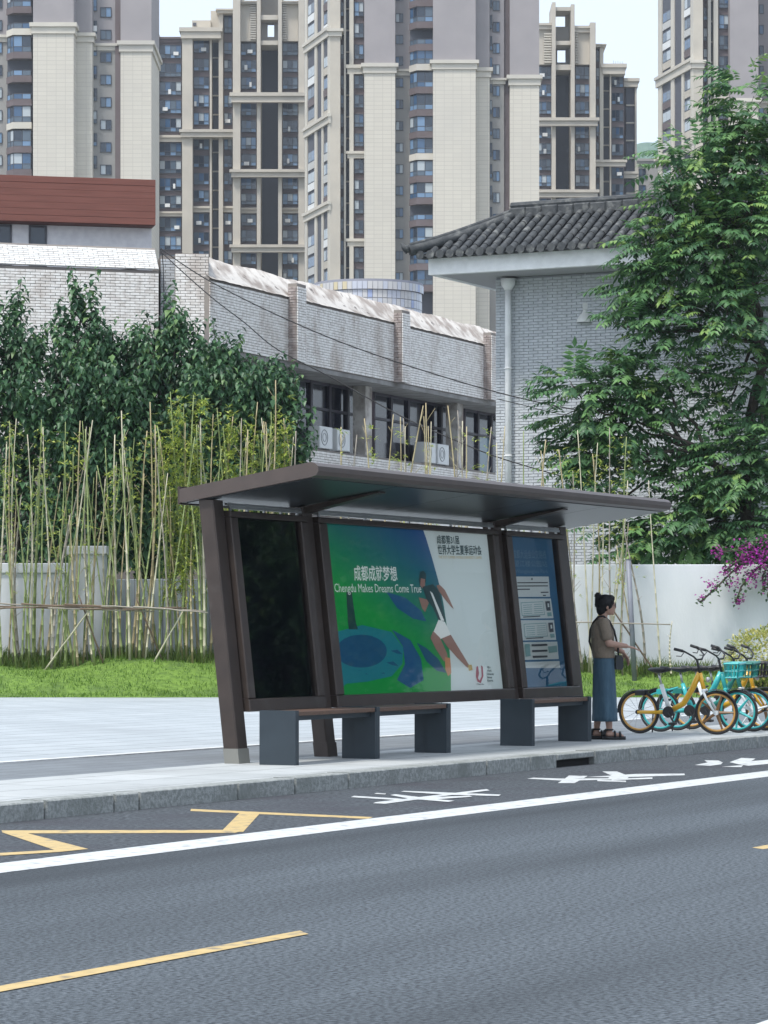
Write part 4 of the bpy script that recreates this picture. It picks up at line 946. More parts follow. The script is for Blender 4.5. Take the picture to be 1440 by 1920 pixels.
for k in range(22): bamboo(375+k*8.2+rnd.uniform(-3, 3), rnd.uniform(770, 850), 'm', leaves=rnd.choices((0, 1, 2), (2, 3, 3))[0])
for px, top in ((500,715),(470,755),(522,790),(547,780),(572,800),(638,800),(640,815),(700,775),(708,782),(735,760),(742,780),(752,800),(780,785),(795,780),(803,790),(812,757),(816,800),(836,800),(858,790),(862,800),(885,800),(888,760),(905,770),(918,800)): bamboo(px, top, 'm', rnd.choice((0, 0, 3, 2)), rnd.choice((0, 1, 1)), rnd.gauss(0, .04))
for px, top, ln, lv in ((950,830,-.03,0),(978,810,0,0),(1001,825,.02,0),(1030,845,0,1),(1062,840,-.02,2),(1075,880,.03,2),(1100,830,.06,1),(1112,806,-.05,1),(1120,850,.02,2),(1150,800,-.01,1),(1157,820,.02,2),(1148,900,.06,2),(1128,960,0,1),(1170,980,-.01,1),(1205,985,-.02,1),(1238,900,-.055,0),(1095,960,-.1,0),(1085,940,-.12,0),(1140,1040,.05,1),(1196,1020,-.04,0),(1258,1165,.0,0)): bamboo(px, top, 'r', rnd.choice((0, 2, 3, 1)), lv, ln)
# lashed rails and props
def pole(pts, label, r=.02, mi=2, grp=None, cat='pole', name='bamboo_rail'):
    P = [at(a, b, d) for a, b, d in pts]; n = 8; Q = []
    for k in range(len(P)-1):
        for q in range(n): Q.append(P[k].lerp(P[k+1], q/n)+Vector((0, 0, rnd.gauss(0, .004))))
    Q.append(P[-1]); g = MB(); o0 = Q[0].copy(); g.tube([q-o0 for q in Q], [r*(1-.3*k/len(Q)) for k in range(len(Q))], 6)
    o = g.build(name, CANE[mi], None, True, o0); tag(o, label, cat, grp)
GR1 = 'horizontal bamboo rails lashed across the left canes'
for k, (a, b, c, d_) in enumerate(((-20,1131,150,1139),(-10,1137,190,1142),(40,1132,230,1141),(90,1140,290,1147),(120,1133,330,1143),(150,1142,350,1140),(190,1136,385,1146),(230,1143,340,1139),(0,1141,120,1136),(250,1137,390,1149))):
    pole([(a, b, 59.75-.03*k), (c, d_, 59.72-.03*k)], 'brown horizontal bamboo rail lashed across the left canes', .019, 4 if k % 3 else 2, GR1)
pole([(1050,1166,59.7), (1257,1171,59.7)], 'long horizontal bamboo rail in front of the white wall', .018, 2)
GR2 = None
for (a, b, c, d_), l in (((83,1222,170,1140),'pale bamboo prop leaning up to the rails by the capped pillar'), ((288,1240,345,1143),'pale bamboo prop leaning up to the rails beside the shelter post'),
    ((195,1208,147,1115),'dark bamboo prop leaning left in front of the pillar'), ((305,1200,255,1120),'dark bamboo prop leaning left before the sheet fence'), ((1236,1252,1140,1130),'thin bamboo prop crossing behind the steel post')):
    best = min((58+.05*q for q in range(40)), key=lambda d: abs(at(a, b, d).z-lawn_z(xat(a, d), d))); zz = HOR-(lawn_z(xat(a, best), best)-.02-CAMH)*FPX/best
    pole([(a, zz, best), (c, d_, 59.66)], l, .02, 3 if 'pale' in l else 4, None, 'prop', 'bamboo_prop')
# ================================================================== bus shelter
SX, SY, TL = 24.7, 14.07, .115                   # left post foot in road metres, backward lean of the panels
so = road(SX, SY, KZ)
sh = thing('bus_shelter', 'dark brown bus shelter with leaning lit panels and a sloping flat roof', 'bus shelter', so, ALPHA)
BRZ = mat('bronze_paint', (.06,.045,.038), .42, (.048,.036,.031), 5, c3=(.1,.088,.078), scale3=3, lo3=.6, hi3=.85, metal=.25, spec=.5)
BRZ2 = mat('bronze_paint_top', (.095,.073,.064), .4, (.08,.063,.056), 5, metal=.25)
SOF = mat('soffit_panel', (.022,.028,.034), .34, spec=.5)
SILVER = mat('aluminium_strip', (.55,.57,.58), .3, metal=.8)
BLK = mat('black_rubber', (.015,.015,.017), .6)
SHM = Matrix(((1,0,0,0),(0,1,TL,0),(0,0,1,0),(0,0,0,1)))
def spt(px, py, off=0.0):                        # photo column/row -> point on the leaning panel plane, (x, z) in shelter metres
    t = (px-720)/FPX; k = (HOR-py)/FPX; h = CAMH-KZ
    d = (SY+h*TL+off)/(ST-t*CT-TL*k); return (d*(t*ST+CT)-SX, h+d*k)
POSTS = ((0, .2), (1.78, 1.97), (6.3, 6.48), (8.14, 8.33))
for k, (a, b) in enumerate(POSTS):
    g = MB(); g.prism([(a+.012,-.075),(b-.012,-.075),(b,-.063),(b,.075),(a,.075),(a,-.063)], 0, 2.47, 'z', 0, SHM); o = g.build('post', BRZ, sh)
    g = MB(); g.box(a-.004, b+.004, -.079, .079, 0, .14, 0, SHM); g.build('post_base', mat('base_plate', (.2,.2,.18), .6) if k == 0 else BRZ, o)
# roof: extruded wedge with a rounded nose
prof = [(.54,2.445),(-.86,2.655),(-.915,2.672),(-.94,2.71),(-.935,2.755),(-.90,2.785),(-.86,2.795),(.54,2.575)]
XR0, XR1 = -.05, 8.8
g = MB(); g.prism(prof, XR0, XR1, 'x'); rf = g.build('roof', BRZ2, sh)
n = 5
for k in range(n):
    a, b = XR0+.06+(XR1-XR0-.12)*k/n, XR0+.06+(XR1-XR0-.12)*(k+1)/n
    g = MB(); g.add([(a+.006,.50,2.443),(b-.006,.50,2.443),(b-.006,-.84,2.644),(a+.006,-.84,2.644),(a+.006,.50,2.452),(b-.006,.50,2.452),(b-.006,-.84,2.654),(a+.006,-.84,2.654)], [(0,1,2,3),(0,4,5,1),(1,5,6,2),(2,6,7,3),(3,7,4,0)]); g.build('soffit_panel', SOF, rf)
g = MB(); g.prism([(.56,2.43),(.54,2.43),(.54,2.60),(.56,2.60)], XR0, XR1, 'x'); g.build('gutter', BRZ, rf)
for a, b in ((1.8, 1.95), (6.32, 6.46)):         # cantilever brackets under the soffit
    g = MB(); g.add([(a,.25,2.40),(b,.25,2.40),(b,-.62,2.59),(a,-.62,2.59),(a,.25,2.47),(b,.25,2.47),(b,-.62,2.605),(a,-.62,2.605)], [(0,1,2,3),(0,4,5,1),(1,5,6,2),(2,6,7,3),(3,7,4,0)]); g.build('bracket', BRZ, rf)
ZB0, ZT0 = .48, 2.375
def case(x0, x1, px0, px1, name):
    """glazed display case: four frame bars, recessed back, hooks below, silver strip above"""
    g = MB(); y0, y1 = -.13, -.02; bw0, bw1 = px0-x0, x1-px1
    g.cbox(x0, x1, y0, y1, ZB0, .60, .01, 0, SHM); g.cbox(x0, x1, y0, y1, 2.318, ZT0, .01, 0, SHM)
    g.cbox(x0, px0, y0+.003, y1, .602, 2.315, .01, 0, SHM); g.cbox(px1, x1, y0+.003, y1, .602, 2.315, .01, 0, SHM)
    c = g.build(name, BRZ, sh)
    g = MB(); g.box(x0+.02, x1-.02, -.018, .06, ZB0+.02, ZT0-.02, 0, SHM); g.build('back_panel', BRZ, c)
    g = MB()
    g.box(x0+.05, x1-.05, -.10, -.04, ZT0+.025, ZT0+.05, 0, SHM); g.box(x0+.03, x1-.03, -.085, -.055, ZT0+.055, ZT0+.075, 0, SHM)
    for q in range(5): u = x0+.1+(x1-x0-.2)*q/4; g.box(u-.015, u+.015, -.08, -.06, ZT0+.001, ZT0+.08, 0, SHM)
    g.build('silver_strip', SILVER, c)  # silver bars put in for the bright gap under the roof
    for q in (.44, .58):
        u = x0+(x1-x0)*q; g = MB(); g.tube([(u,-.07+TL*ZB0,ZB0),(u,-.07+TL*ZB0,ZB0-.05)], .004, 5); g.box(u-.02, u+.02, -.09, -.05, ZB0-.085, ZB0-.05, 0, SHM); g.build('lock', BLK, c)
    return c
GLS = glass_cover('display_glass', (1,1,1), 1.55)
def glass(c, x0, x1):
    g = MB(); g.face([(x0,-.085,.602),(x1,-.085,.602),(x1,-.085,2.315),(x0,-.085,2.315)], 0, SHM); g.build('glass', GLS, c)
c1 = case(.22, 1.75, .36, 1.62, 'screen_case'); c2 = case(2.0, 6.27, 2.17, 6.13, 'poster_case'); c3 = case(6.5, 8.12, 6.64, 7.93, 'notice_case')
# --- dark switched-off screen
g = MB(); g.face([(.36,-.055,.6),(1.62,-.055,.6),(1.62,-.055,2.318),(.36,-.055,2.318)], 0, SHM); g.face([(.46,-.053,.78),(1.5,-.053,.78),(1.5,-.053,2.15),(.46,-.053,2.15)], 1, SHM)
e = spt(574, 1292); SC = .09
for p in ([(-.9,-.2),(-.35,-.25),(-.6,.35)], [(.9,-.2),(.35,-.25),(.6,.35)], [(-.1,-.7),(.1,-.7),(.12,.3),(-.12,.3)], [(-.12,.3),(0,.25),(-.45,.8),(-.5,.7)], [(.12,.3),(0,.25),(.45,.8),(.5,.7)]): g.face([(e[0]+u*SC,-.051,e[1]+v*SC) for u, v in p], 2, SHM)
g.build('screen', [mat('screen_black', (.003,.005,.009), .25, spec=.3), mat('screen_dim', (.004,.009,.013), .22, spec=.3), mat('emblem_grey', (.2,.22,.23), .5)], c1); glass(c1, .36, 1.62)
# --- event poster, printed in flat colour
def grad_mat():
    m = bpy.data.materials.new('poster_green_blue_print'); m.use_nodes = True; n, l = m.node_tree.nodes, m.node_tree.links; b = n['Principled BSDF']
    t = n.new('ShaderNodeTexCoord'); mp = n.new('ShaderNodeMapping'); mp.inputs['Location'].default_value = (-2.9, 0, -1.5); l.new(t.outputs['Object'], mp.inputs[0])
    d = n.new('ShaderNodeVectorMath'); d.operation = 'DOT_PRODUCT'; d.inputs[1].default_value = (.28, 0, .75); l.new(mp.outputs[0], d.inputs[0])
    r = n.new('ShaderNodeValToRGB'); r.color_ramp.elements[0].position = .0; r.color_ramp.elements[0].color = (.003,.24,.045,1); r.color_ramp.elements[1].position = 1; r.color_ramp.elements[1].color = (.004,.06,.2,1)
    e = r.color_ramp.elements.new(.45); e.color = (.004,.14,.11,1)
    l.new(d.outputs['Value'], r.inputs[0]); l.new(r.outputs[0], b.inputs['Base Color']); l.new(r.outputs[0], b.inputs['Emission Color']); b.inputs['Emission Strength'].default_value = .13; b.inputs['Roughness'].default_value = .5; return m
PM = [grad_mat(), mat('print_pale', (.52,.6,.6), .5), mat('print_teal', (.008,.17,.21), .5), mat('print_navy', (.005,.07,.15), .5), mat('print_skin', (.26,.15,.12), .5), mat('print_white', (.66,.7,.68), .5),
      mat('print_dark', (.012,.045,.05), .5), mat('print_orange', (.45,.2,.09), .5), mat('print_red', (.25,.02,.05), .5), mat('print_green', (.008,.2,.05), .5), mat('print_gold', (.4,.3,.1), .5), mat('print_blue', (.01,.08,.19), .5)]
for m_ in PM[1:]:                                  # the posters are light boxes: evenly backlit
    b_ = m_.node_tree.nodes['Principled BSDF']; b_.inputs['Emission Color'].default_value = b_.inputs['Base Color'].default_value; b_.inputs['Emission Strength'].default_value = .12
g = MB(); lay = [0]
def pr(pts, mi, raw=False):
    lay[0] += 1; y = -.045-.0002*lay[0]
    q = pts if raw else [spt(a, b, -.05) for a, b in pts]
    q = [(max(2.17, min(6.13, u)), max(.6, min(2.318, v))) for u, v in q]; g.face([(u, y, v) for u, v in q], mi, SHM)
pr([(2.17,.6),(6.13,.6),(6.13,2.318),(2.17,2.318)], 0, True)
pr([(793,980),(800,1010),(812,1050),(823,1090),(832,1130),(838,1170),(843,1210),(846,1250),(848,1310),(960,1310),(930,980)], 1)
pr([(605,1225),(630,1185),(680,1172),(735,1185),(757,1215),(755,1245),(735,1268),(690,1278),(650,1282),(620,1300),(610,1300)], 2)
def ell(cx, cy, rx_, ry_, n=28, a0=0, a1=2*PI): return [(cx+rx_*math.cos(a0+(a1-a0)*k/n), cy+ry_*math.sin(a0+(a1-a0)*k/n)) for k in range(n)]
pr(ell(678, 1221, 48, 31), 3); pr([(735,1180),(770,1200),(790,1235),(795,1275),(770,1290),(745,1275),(760,1245),(756,1212)], 11)
pr([(650,1110),(660,1108),(668,1168),(672,1180),(655,1180),(653,1168)], 6)
pr([(782,1205),(800,1215),(822,1235),(838,1262),(820,1258),(800,1240)], 3); pr([(725,1110),(760,1120),(790,1145),(800,1165),(775,1160),(745,1140)], 11)
for k in range(9):                                # wave strokes
    a = -.4+k*.32; x, y = 690+52*math.cos(a), 1226+36*math.sin(a); pr([(x-9, y-3), (x+4, y-5), (x+14, y+4), (x+2, y+2)], 3 if k % 2 else 2)
for k in range(6): x = 632+k*17; pr([(x, 1262-k*1.5), (x+16, 1258-k*1.2), (x+26, 1264-k), (x+8, 1267-k)], 2)
# runner
pr([(788,1072),(794,1070),(799,1076),(799,1090),(794,1099),(788,1098),(785,1086)], 6); pr([(789,1084),(797,1086),(797,1098),(792,1103),(788,1098)], 4)
pr([(792,1100),(812,1095),(824,1110),(828,1130),(834,1155),(836,1166),(822,1162),(812,1140),(800,1124)], 6)
pr([(806,1108),(811,1112),(833,1164),(827,1164)], 5)
pr([(818,1098),(824,1096),(834,1106),(842,1122),(851,1142),(846,1138),(836,1126),(824,1110)], 4); pr([(785,1120),(800,1124),(804,1130),(797,1148),(791,1140)], 4)
pr([(822,1162),(834,1166),(845,1190),(826,1198),(813,1184)], 5); pr([(812,1183),(825,1196),(838,1225),(840,1240),(832,1240),(816,1215),(807,1196)], 4)
pr([(828,1197),(845,1190),(860,1215),(874,1238),(881,1250),(876,1252),(856,1232),(838,1212)], 4); pr([(834,1232),(844,1234),(846,1262),(840,1268),(835,1255)], 7); pr([(877,1247),(884,1246),(886,1256),(879,1258)], 10)
# emblem and small lettering
pr([(893,1250),(896,1249),(898,1262),(896,1272),(899,1276),(903,1268),(902,1248),(905,1250),(906,1268),(901,1281),(895,1278),(892,1268)], 8)
def lettering(txt, p0, p1, hpx, mi, bold=.0, surf=None):
    """a line of lettering from p0 to p1 (photo pixels of the baseline ends), hpx tall"""
    vs, fs = text_polys(txt, 1.0, bold); w0 = max(v[0] for v in vs); h0 = max(v[1] for v in vs)
    a, b = spt(*p0, -.05), spt(*p1, -.05); c = spt(p0[0], p0[1]-hpx, -.05); H = c[1]-a[1]; lay[0] += 1; y = -.045-.0002*lay[0]
    (surf or g).add([(a[0]+(b[0]-a[0])*v[0]/w0, y, a[1]+(b[1]-a[1])*v[0]/w0+H*v[1]/h0) for v in vs], fs, mi, SHM)
lettering('成都成就梦想', (664,1086), (745,1087), 26, 5, .012)
lettering('Chengdu Makes Dreams Come True', (627,1110), (790,1111), 16, 5)
lettering('成都第31届', (819,1018), (861,1019), 15, 6, .02); lettering('世界大学生夏季运动会', (821,1038), (903,1039), 17, 6, .02); lettering('THE 31ST SUMMER WORLD UNIVERSITY GAMES', (822,1047), (903,1048), 5, 10)
for k, tx in enumerate(('FISU', 'World', 'University', 'Games', 'Chengdu')): lettering(tx, (913,1253+k*6.2), (913+(6, 8, 13, 9, 11)[k]*1.0, 1253+k*6.2), 3.8, 6, .03)
lettering('Chengdu', (893,1284), (907,1284), 3, 6, .03)
g.build('poster', PM, c2); glass(c2, 2.17, 6.13)
# --- route and notice board
g = MB(); lay[0] = 0
NM = [mat('notice_blue', (.012,.1,.2), .5), mat('notice_paper', (.5,.56,.55), .5), mat('notice_ink', (.03,.04,.05), .5), mat('notice_line', (.16,.3,.3), .5), mat('notice_title', (.08,.18,.26), .5), mat('notice_violet', (.1,.08,.2), .5)]
for m_ in NM: b_ = m_.node_tree.nodes['Principled BSDF']; b_.inputs['Emission Color'].default_value = b_.inputs['Base Color'].default_value; b_.inputs['Emission Strength'].default_value = .06
def nq(pts, mi):
    lay[0] += 1; y = -.045-.0003*lay[0]; q = [spt(a, b, -.05) for a, b in pts]; q = [(max(6.64, min(7.93, u)), max(.6, min(2.318, v))) for u, v in q]; g.face([(u, y, v) for u, v in q], mi, SHM)
lay[0] += 1; g.face([(6.64,-.0455,.6),(7.93,-.0455,.6),(7.93,-.0455,2.318),(6.64,-.0455,2.318)], 0, SHM)
def zp(x, y): return (900+x/5.333, 960+y/5.333)
for q in ([(355,645),(690,645),(705,848),(370,850)], [(378,865),(712,865),(738,1062),(392,1068)], [(402,1082),(742,1080),(765,1278),(418,1285)], [(430,1302),(775,1296),(790,1470),(440,1480)], [(448,1500),(796,1490),(806,1560),(452,1560)]):
    nq([zp(*p) for p in q], 1)
for y in (702, 735, 768): nq([zp(375, y), zp(680 if y < 760 else 500, y-2), zp(682 if y < 760 else 502, y+9), zp(376, y+11)], 2)
nq([zp(608, 798), zp(685, 796), zp(687, 808), zp(610, 810)], 2); nq([zp(630, 828), zp(660, 828), zp(661, 840), zp(631, 840)], 2)
for oy, ox in ((0, 0), (214, 26)):                # two route diagrams
    nq([zp(408+ox, 905+oy), zp(632+ox, 893+oy), zp(650+ox, 1030+oy), zp(420+ox, 1040+oy)], 3); nq([zp(414+ox, 912+oy), zp(628+ox, 900+oy), zp(643+ox, 1022+oy), zp(425+ox, 1032+oy)], 1)
    for k in range(5): nq([zp(430+ox+k*1.5, 930+oy+k*21), zp(520+ox, 925+oy+k*21), zp(520+ox, 931+oy+k*21), zp(430+ox+k*1.5, 936+oy+k*21)], 3); nq([zp(540+ox, 922+oy+k*21), zp(622+ox+k*2, 918+oy+k*21), zp(622+ox+k*2, 924+oy+k*21), zp(540+ox, 928+oy+k*21)], 3)
    nq([zp(650+ox, 893+oy), zp(696+ox, 890+oy), zp(706+ox, 985+oy), zp(664+ox, 988+oy)], 2); nq([zp(672+ox, 915+oy), zp(688+ox, 914+oy), zp(692+ox, 950+oy), zp(676+ox, 952+oy)], 1)
    nq([zp(668+ox, 1005+oy), zp(712+ox, 1002+oy), zp(716+ox, 1040+oy), zp(674+ox, 1044+oy)], 3); nq([zp(430+ox, 1046+oy), zp(600+ox, 1036+oy), zp(602+ox, 1046+oy), zp(430+ox, 1056+oy)], 2)
for k in range(3): nq([zp(508+k*6, 1322+k*58), zp(668, 1318+k*58), zp(668, 1338+k*58), zp(510+k*6, 1344+k*58)], 2)
nq([zp(672, 1345), zp(760, 1335), zp(768, 1400), zp(682, 1410)], 3); nq([zp(p[0], p[1]) for p in ((440,1320),(490,1318),(500,1440),(450,1448))], 3)
lettering('成都大运会公交路线', zp(325, 455), zp(660, 462), 15, 4, .01, g); lettering('望江楼公园站', zp(335, 540), zp(670, 545), 11, 4, .01, g); lettering('Wangjianglou Park', zp(350, 608), zp(680, 612), 7, 4, 0, g)
nq([zp(505,660), zp(518,660), zp(518,680), zp(505,680)], 2)
g.build('notice', NM, c3); glass(c3, 6.64, 7.93)

# ================================================================== benches
LEGM = mat('bench_steel', (.036,.05,.062), .5, (.03,.042,.053), 4, metal=.2); SEATM = mat('bench_wood', (.13,.075,.05), .5, (.085,.05,.035), 5, stretch=(.6,12,12))
def bench(xl, label):
    o = thing('bench', label, 'bench', road(xl[0], 13.35, KZ), ALPHA, None)
    for k, x in enumerate(xl):
        u = x-xl[0]; t0 = -.035; g = MB(); g.cbox(u+t0, u+t0+.07, 0, .38, 0, .505, .004)
        if k: g.box(u+t0-.03, u+t0-.002, 0.003, .23, 0, .455)
        g.build('leg', LEGM, o)
    L = xl[-1]-xl[0]
    for k in range(4):
        for a, b in zip(xl[:-1], xl[1:]):
            g = MB(); g.cbox(a-xl[0]+.038, b-xl[0]-.038, .015+k*.088, .015+k*.088+.08, .455, .497, .006); g.build('slat', SEATM, o)
    g = MB()
    for a, b in zip(xl[:-1], xl[1:]): g.box(a-xl[0]+.038, b-xl[0]-.068, .06, .1, .41, .453); g.box(a-xl[0]+.038, b-xl[0]-.068, .26, .3, .41, .453)
    g.build('rail', LEGM, o)
bench((24.65, 26.3, 27.9), 'long slatted bench with three grey legs under the left of the shelter')
bench((30.0, 31.57), 'short slatted bench with two grey legs beside the standing person')

# ================================================================== person waiting
SKIN = mat('skin', (.38,.235,.18), .55, spec=.4); HAIR = mat('hair_black', (.008,.008,.01), .6, (.014,.013,.014), 60, spec=.25); SHIRT = mat('knit_taupe', (.205,.165,.125), .9, (.18,.145,.11), 120, bump=.7, bscale=26)
DENIM = mat('denim_blue', (.04,.085,.125), .85, (.052,.105,.15), 18, .4,.6, bump=.6, bscale=16, stretch=(1.6,1.6,.35)); SHOE = mat('sandal_black', (.012,.012,.013), .5)
pw = road(32.25, 13.33, KZ)+Vector((-.13, 0, 0))
pe = thing('person', 'person with a black hair bun, taupe top and denim skirt beside the shelter', 'person', pw, math.radians(3))
def cap(g, a, b, r0, r1, n=10):
    a, b = Vector(a), Vector(b); d = (b-a).normalized(); g.tube([a-d*r0*.7, a-d*r0*.35, a, b, b+d*r1*.35, b+d*r1*.7], [r0*.55, r0*.9, r0, r1, r1*.9, r1*.55], n)
def hand(g, wrist, d, palm_n, curl):
    """palm, four bent fingers of unequal length and a thumb off the side"""
    w0, d, pn = Vector(wrist), Vector(d).normalized(), Vector(palm_n).normalized(); s = d.cross(pn).normalized()
    for q in (-.026, -.009, .009, .026): cap(g, w0+d*.015+s*q*.7, w0+d*.085+s*q, .013, .012, 8)
    for q, L in ((-.03, .062), (-.0105, .078), (.0095, .083), (.029, .074)):
        p = w0+d*.085+s*q; k1 = p+(d+pn*curl*.5).normalized()*L*.5; k2 = k1+(d*.8+pn*curl).normalized()*L*.5; cap(g, p, k1, .0095, .0085, 8); cap(g, k1, k2, .0085, .007, 8)
    p = w0+d*.03+s*.03; k1 = p+(s*.8+d*.6+pn*.3).normalized()*.035; cap(g, p, k1, .012, .0095, 8); cap(g, k1, k1+(d+s*.25+pn*.4).normalized()*.03, .0095, .0075, 8)
g = MB()                                          # the body: one surface
g.loft([(.0,0,.80,.11,.16),(0,0,.9,.115,.165),(-.005,0,1.02,.095,.135),(-.005,0,1.15,.11,.15),(-.012,0,1.28,.11,.165),(-.02,0,1.36,.08,.14),(-.012,0,1.40,.052,.055),(.005,0,1.46,.047,.05)], 16)
hc = Vector((.035, 0, 1.53)); g.ball(hc, (.098, .076, .108), 16); g.ball(hc+Vector((.028,0,-.058)), (.058, .05, .05), 12)        # skull and jaw
cap(g, hc+Vector((.086,0,.012)), hc+Vector((.098,0,-.022)), .010, .012, 8)                       # nose
cap(g, hc+Vector((.085,-.016,-.058)), hc+Vector((.085,.016,-.058)), .0085, .0085, 8)              # lips
g.ball(hc+Vector((.068,0,-.092)), (.022,.024,.018), 8)                                            # chin
for s in (-1, 1): g.ball(hc+Vector((-.005, s*.078, -.015)), (.018, .01, .03), 8)                  # ears
# near (right, -y) arm: upper arm down, forearm forward
cap(g, (-.02,-.165,1.335), (.03,-.215,1.10), .05, .042); cap(g, (.03,-.215,1.10), (.235,-.17,1.07), .042, .028); hand(g, (.24,-.168,1.068), (1,.1,-.22), (0,.15,-1), .35)
cap(g, (-.02,.165,1.335), (.06,.22,1.09), .05, .042); cap(g, (.06,.22,1.09), (.235,.12,1.0), .04, .028); hand(g, (.237,.118,.997), (.55,-.15,-.85), (-.6,-.3,-.5), .6)
for x0, s in ((.055, -1), (-.075, 1)):
    cap(g, (0, s*.085, .82), (x0*.5, s*.085, .46), .085, .058); cap(g, (x0*.5, s*.085, .46), (x0, s*.08, .10), .055, .035)
    cap(g, (x0-.02, s*.08, .065), (x0+.13, s*.085, .05), .034, .024)
    for q in range(5): cap(g, (x0+.13, s*.085+(q-2)*.015, .045), (x0+.165-abs(q-1.5)*.008, s*.085+(q-2)*.016, .042), .0105, .009, 8)
body = remeshed(g, 'body', SKIN, .0055, 3, pe)
g = MB(); g.loft([(0,0,.93,.128,.178),(0,0,.955,.13,.18),(-.008,0,1.0,.13,.175),(-.012,0,1.1,.133,.175),(-.016,0,1.22,.136,.182),(-.022,0,1.30,.128,.185),(-.022,0,1.355,.098,.16),(-.02,0,1.385,.066,.085)], 20)
cap(g, (-.02,-.15,1.335), (.012,-.205,1.17), .07, .066, 12); cap(g, (-.02,.15,1.335), (.03,.205,1.17), .07, .066, 12); remeshed(g, 'top', SHIRT, .009, 3, pe)
g = MB(); rings = []
for k in range(15):
    f = k/14; z = .945-.735*f; rings.append((.0+.012*f, 0, z, .117+.026*f**.8, .165+.045*f))
i = 0; n = 40
for cx, cy, z, rx_, ry_ in rings:
    f = (.945-z)/.735
    for q in range(n):
        a = 2*PI*q/n; w_ = 1+.05*f*math.sin(7*a+1.2)+.035*f*math.sin(11*a)+.012*math.sin(5*z*9+3*a); g.v.append((cx+rx_*w_*math.cos(a), cy+ry_*w_*math.sin(a), z))
for k in range(len(rings)-1):
    for q in range(n): a, b = k*n+q, k*n+(q+1) % n; g.f.append((a, a+n, b+n, b)); g.m.append(0)
g.f.append(tuple(range(n))); g.m.append(0); g.f.append(tuple((len(rings)-1)*n+q for q in range(n))[::-1]); g.m.append(0)
g.build('skirt', DENIM, pe, True)
g = MB(); g.ball(hc+Vector((-.018,0,.022)), (.108,.092,.112), 16); g.ball(hc+Vector((-.062,0,-.04)), (.062,.078,.08), 12); g.ball(hc+Vector((.035,0,.085)), (.06,.072,.045), 10)
g.ball(hc+Vector((-.105,0,.118)), (.038,.036,.036), 10); cap(g, hc+Vector((-.075,0,.085)), hc+Vector((-.1,0,.11)), .026, .026); cap(g, hc+Vector((-.115,0,.09)), hc+Vector((-.125,0,.0)), .024, .018)
for s in (-1, 1): cap(g, hc+Vector((.055,s*.07,.05)), hc+Vector((.03,s*.082,-.03)), .012, .007)
hr = remeshed(g, 'hair', HAIR, .009, 2, pe); g = MB()
for k in range(70):                               # loose strands
    a = rnd.uniform(-2.6, 2.6)+PI; b = rnd.uniform(-.3, 1.2); p = hc+Vector((-.02+.105*math.cos(a)*math.cos(b), .09*math.sin(a)*math.cos(b), .02+.11*math.sin(b))); d = Vector((math.cos(a), math.sin(a), .2))*rnd.uniform(.004, .02)
    g.tube([p-d*.3, p+d+Vector((0,0,-.012)), p+d*1.1+Vector((rnd.gauss(0,.01),0,-.04))], [.0018,.0014,.0008], 4)
for k in range(34):
    d = Vector((rnd.gauss(0,1), rnd.gauss(0,1), rnd.gauss(.3,1))).normalized(); p = hc+Vector((-.105,0,.118))+d*.034; g.tube([p, p+d*.016+Vector((0,0,-.006))], [.0022,.001], 4)
tag(g.build('loose_strands', HAIR, hr), kind='stuff')
g = MB()
for s in (-1, 1):
    g.torus((0,0,0), .021, .0028, 16, 5, M=Matrix.Translation(hc+Vector((.096, s*.033, .005))) @ Matrix.Rotation(PI/2, 4, 'Z')); g.tube([tuple(hc+Vector((.096,s*.054,.008))), tuple(hc+Vector((.0,s*.085,.005)))], .0025, 5)
g.tube([tuple(hc+Vector((.1,-.013,.008))), tuple(hc+Vector((.1,.013,.008)))], .0025, 5); g.build('glasses', SHOE, pe)
for x0, s in ((.055, -1), (-.075, 1)):
    g = MB(); out = [(-.075,-.034),(-.085,0),(-.075,.034),(0,.036),(.08,.05),(.15,.045),(.185,.02),(.185,-.012),(.15,-.045),(.08,-.048),(0,-.036)]
    g.prism([(x0+a, s*.083+b) for a, b in out], 0, .038); 
    for a, w_, h in ((.12,.05,.085),(.06,.048,.095)): g.tube([(x0+a,s*.083-w_,.03),(x0+a,s*.083-w_*.7,h*.8),(x0+a,s*.083,h),(x0+a,s*.083+w_*.7,h*.8),(x0+a,s*.083+w_,.03)], .014, 6)
    g.torus((0,0,0), .043, .011, 16, 6, M=Matrix.Translation((x0-.005,s*.08,.115)) @ Matrix.Rotation(PI/2, 4, 'X')); g.tube([(x0-.065,s*.08,.03),(x0-.05,s*.08,.11)], .022, 6); g.build('sandal', SHOE, pe, True)
bag = thing('shoulder_bag', 'black crossbody bag with a long strap hanging in front of the person', 'bag', tuple(Vector(pw)), math.radians(3))
g = MB(); g.prism([(.135,.80),(.2,.80),(.215,.83),(.212,.93),(.19,.965),(.145,.965),(.13,.93),(.128,.83)], -.09, .1, 'y'); g.build('pouch', mat('bag_black', (.02,.025,.03), .5), bag)
g = MB(); pts = [(.16,-.06,.96),(.150,-.10,1.05),(.125,-.13,1.15),(.10,-.15,1.25),(.045,-.155,1.355),(-.02,-.135,1.41),(-.075,-.095,1.405),(-.125,-.05,1.34),(-.155,.02,1.25),(-.155,.09,1.12),(-.11,.17,1.02),(0,.2,.97),(.10,.16,.95),(.155,.08,.95)]
Q = [Vector(p) for p in pts]; g.tube(Q, .013, 6); g.build('strap', SHOE, bag, True)

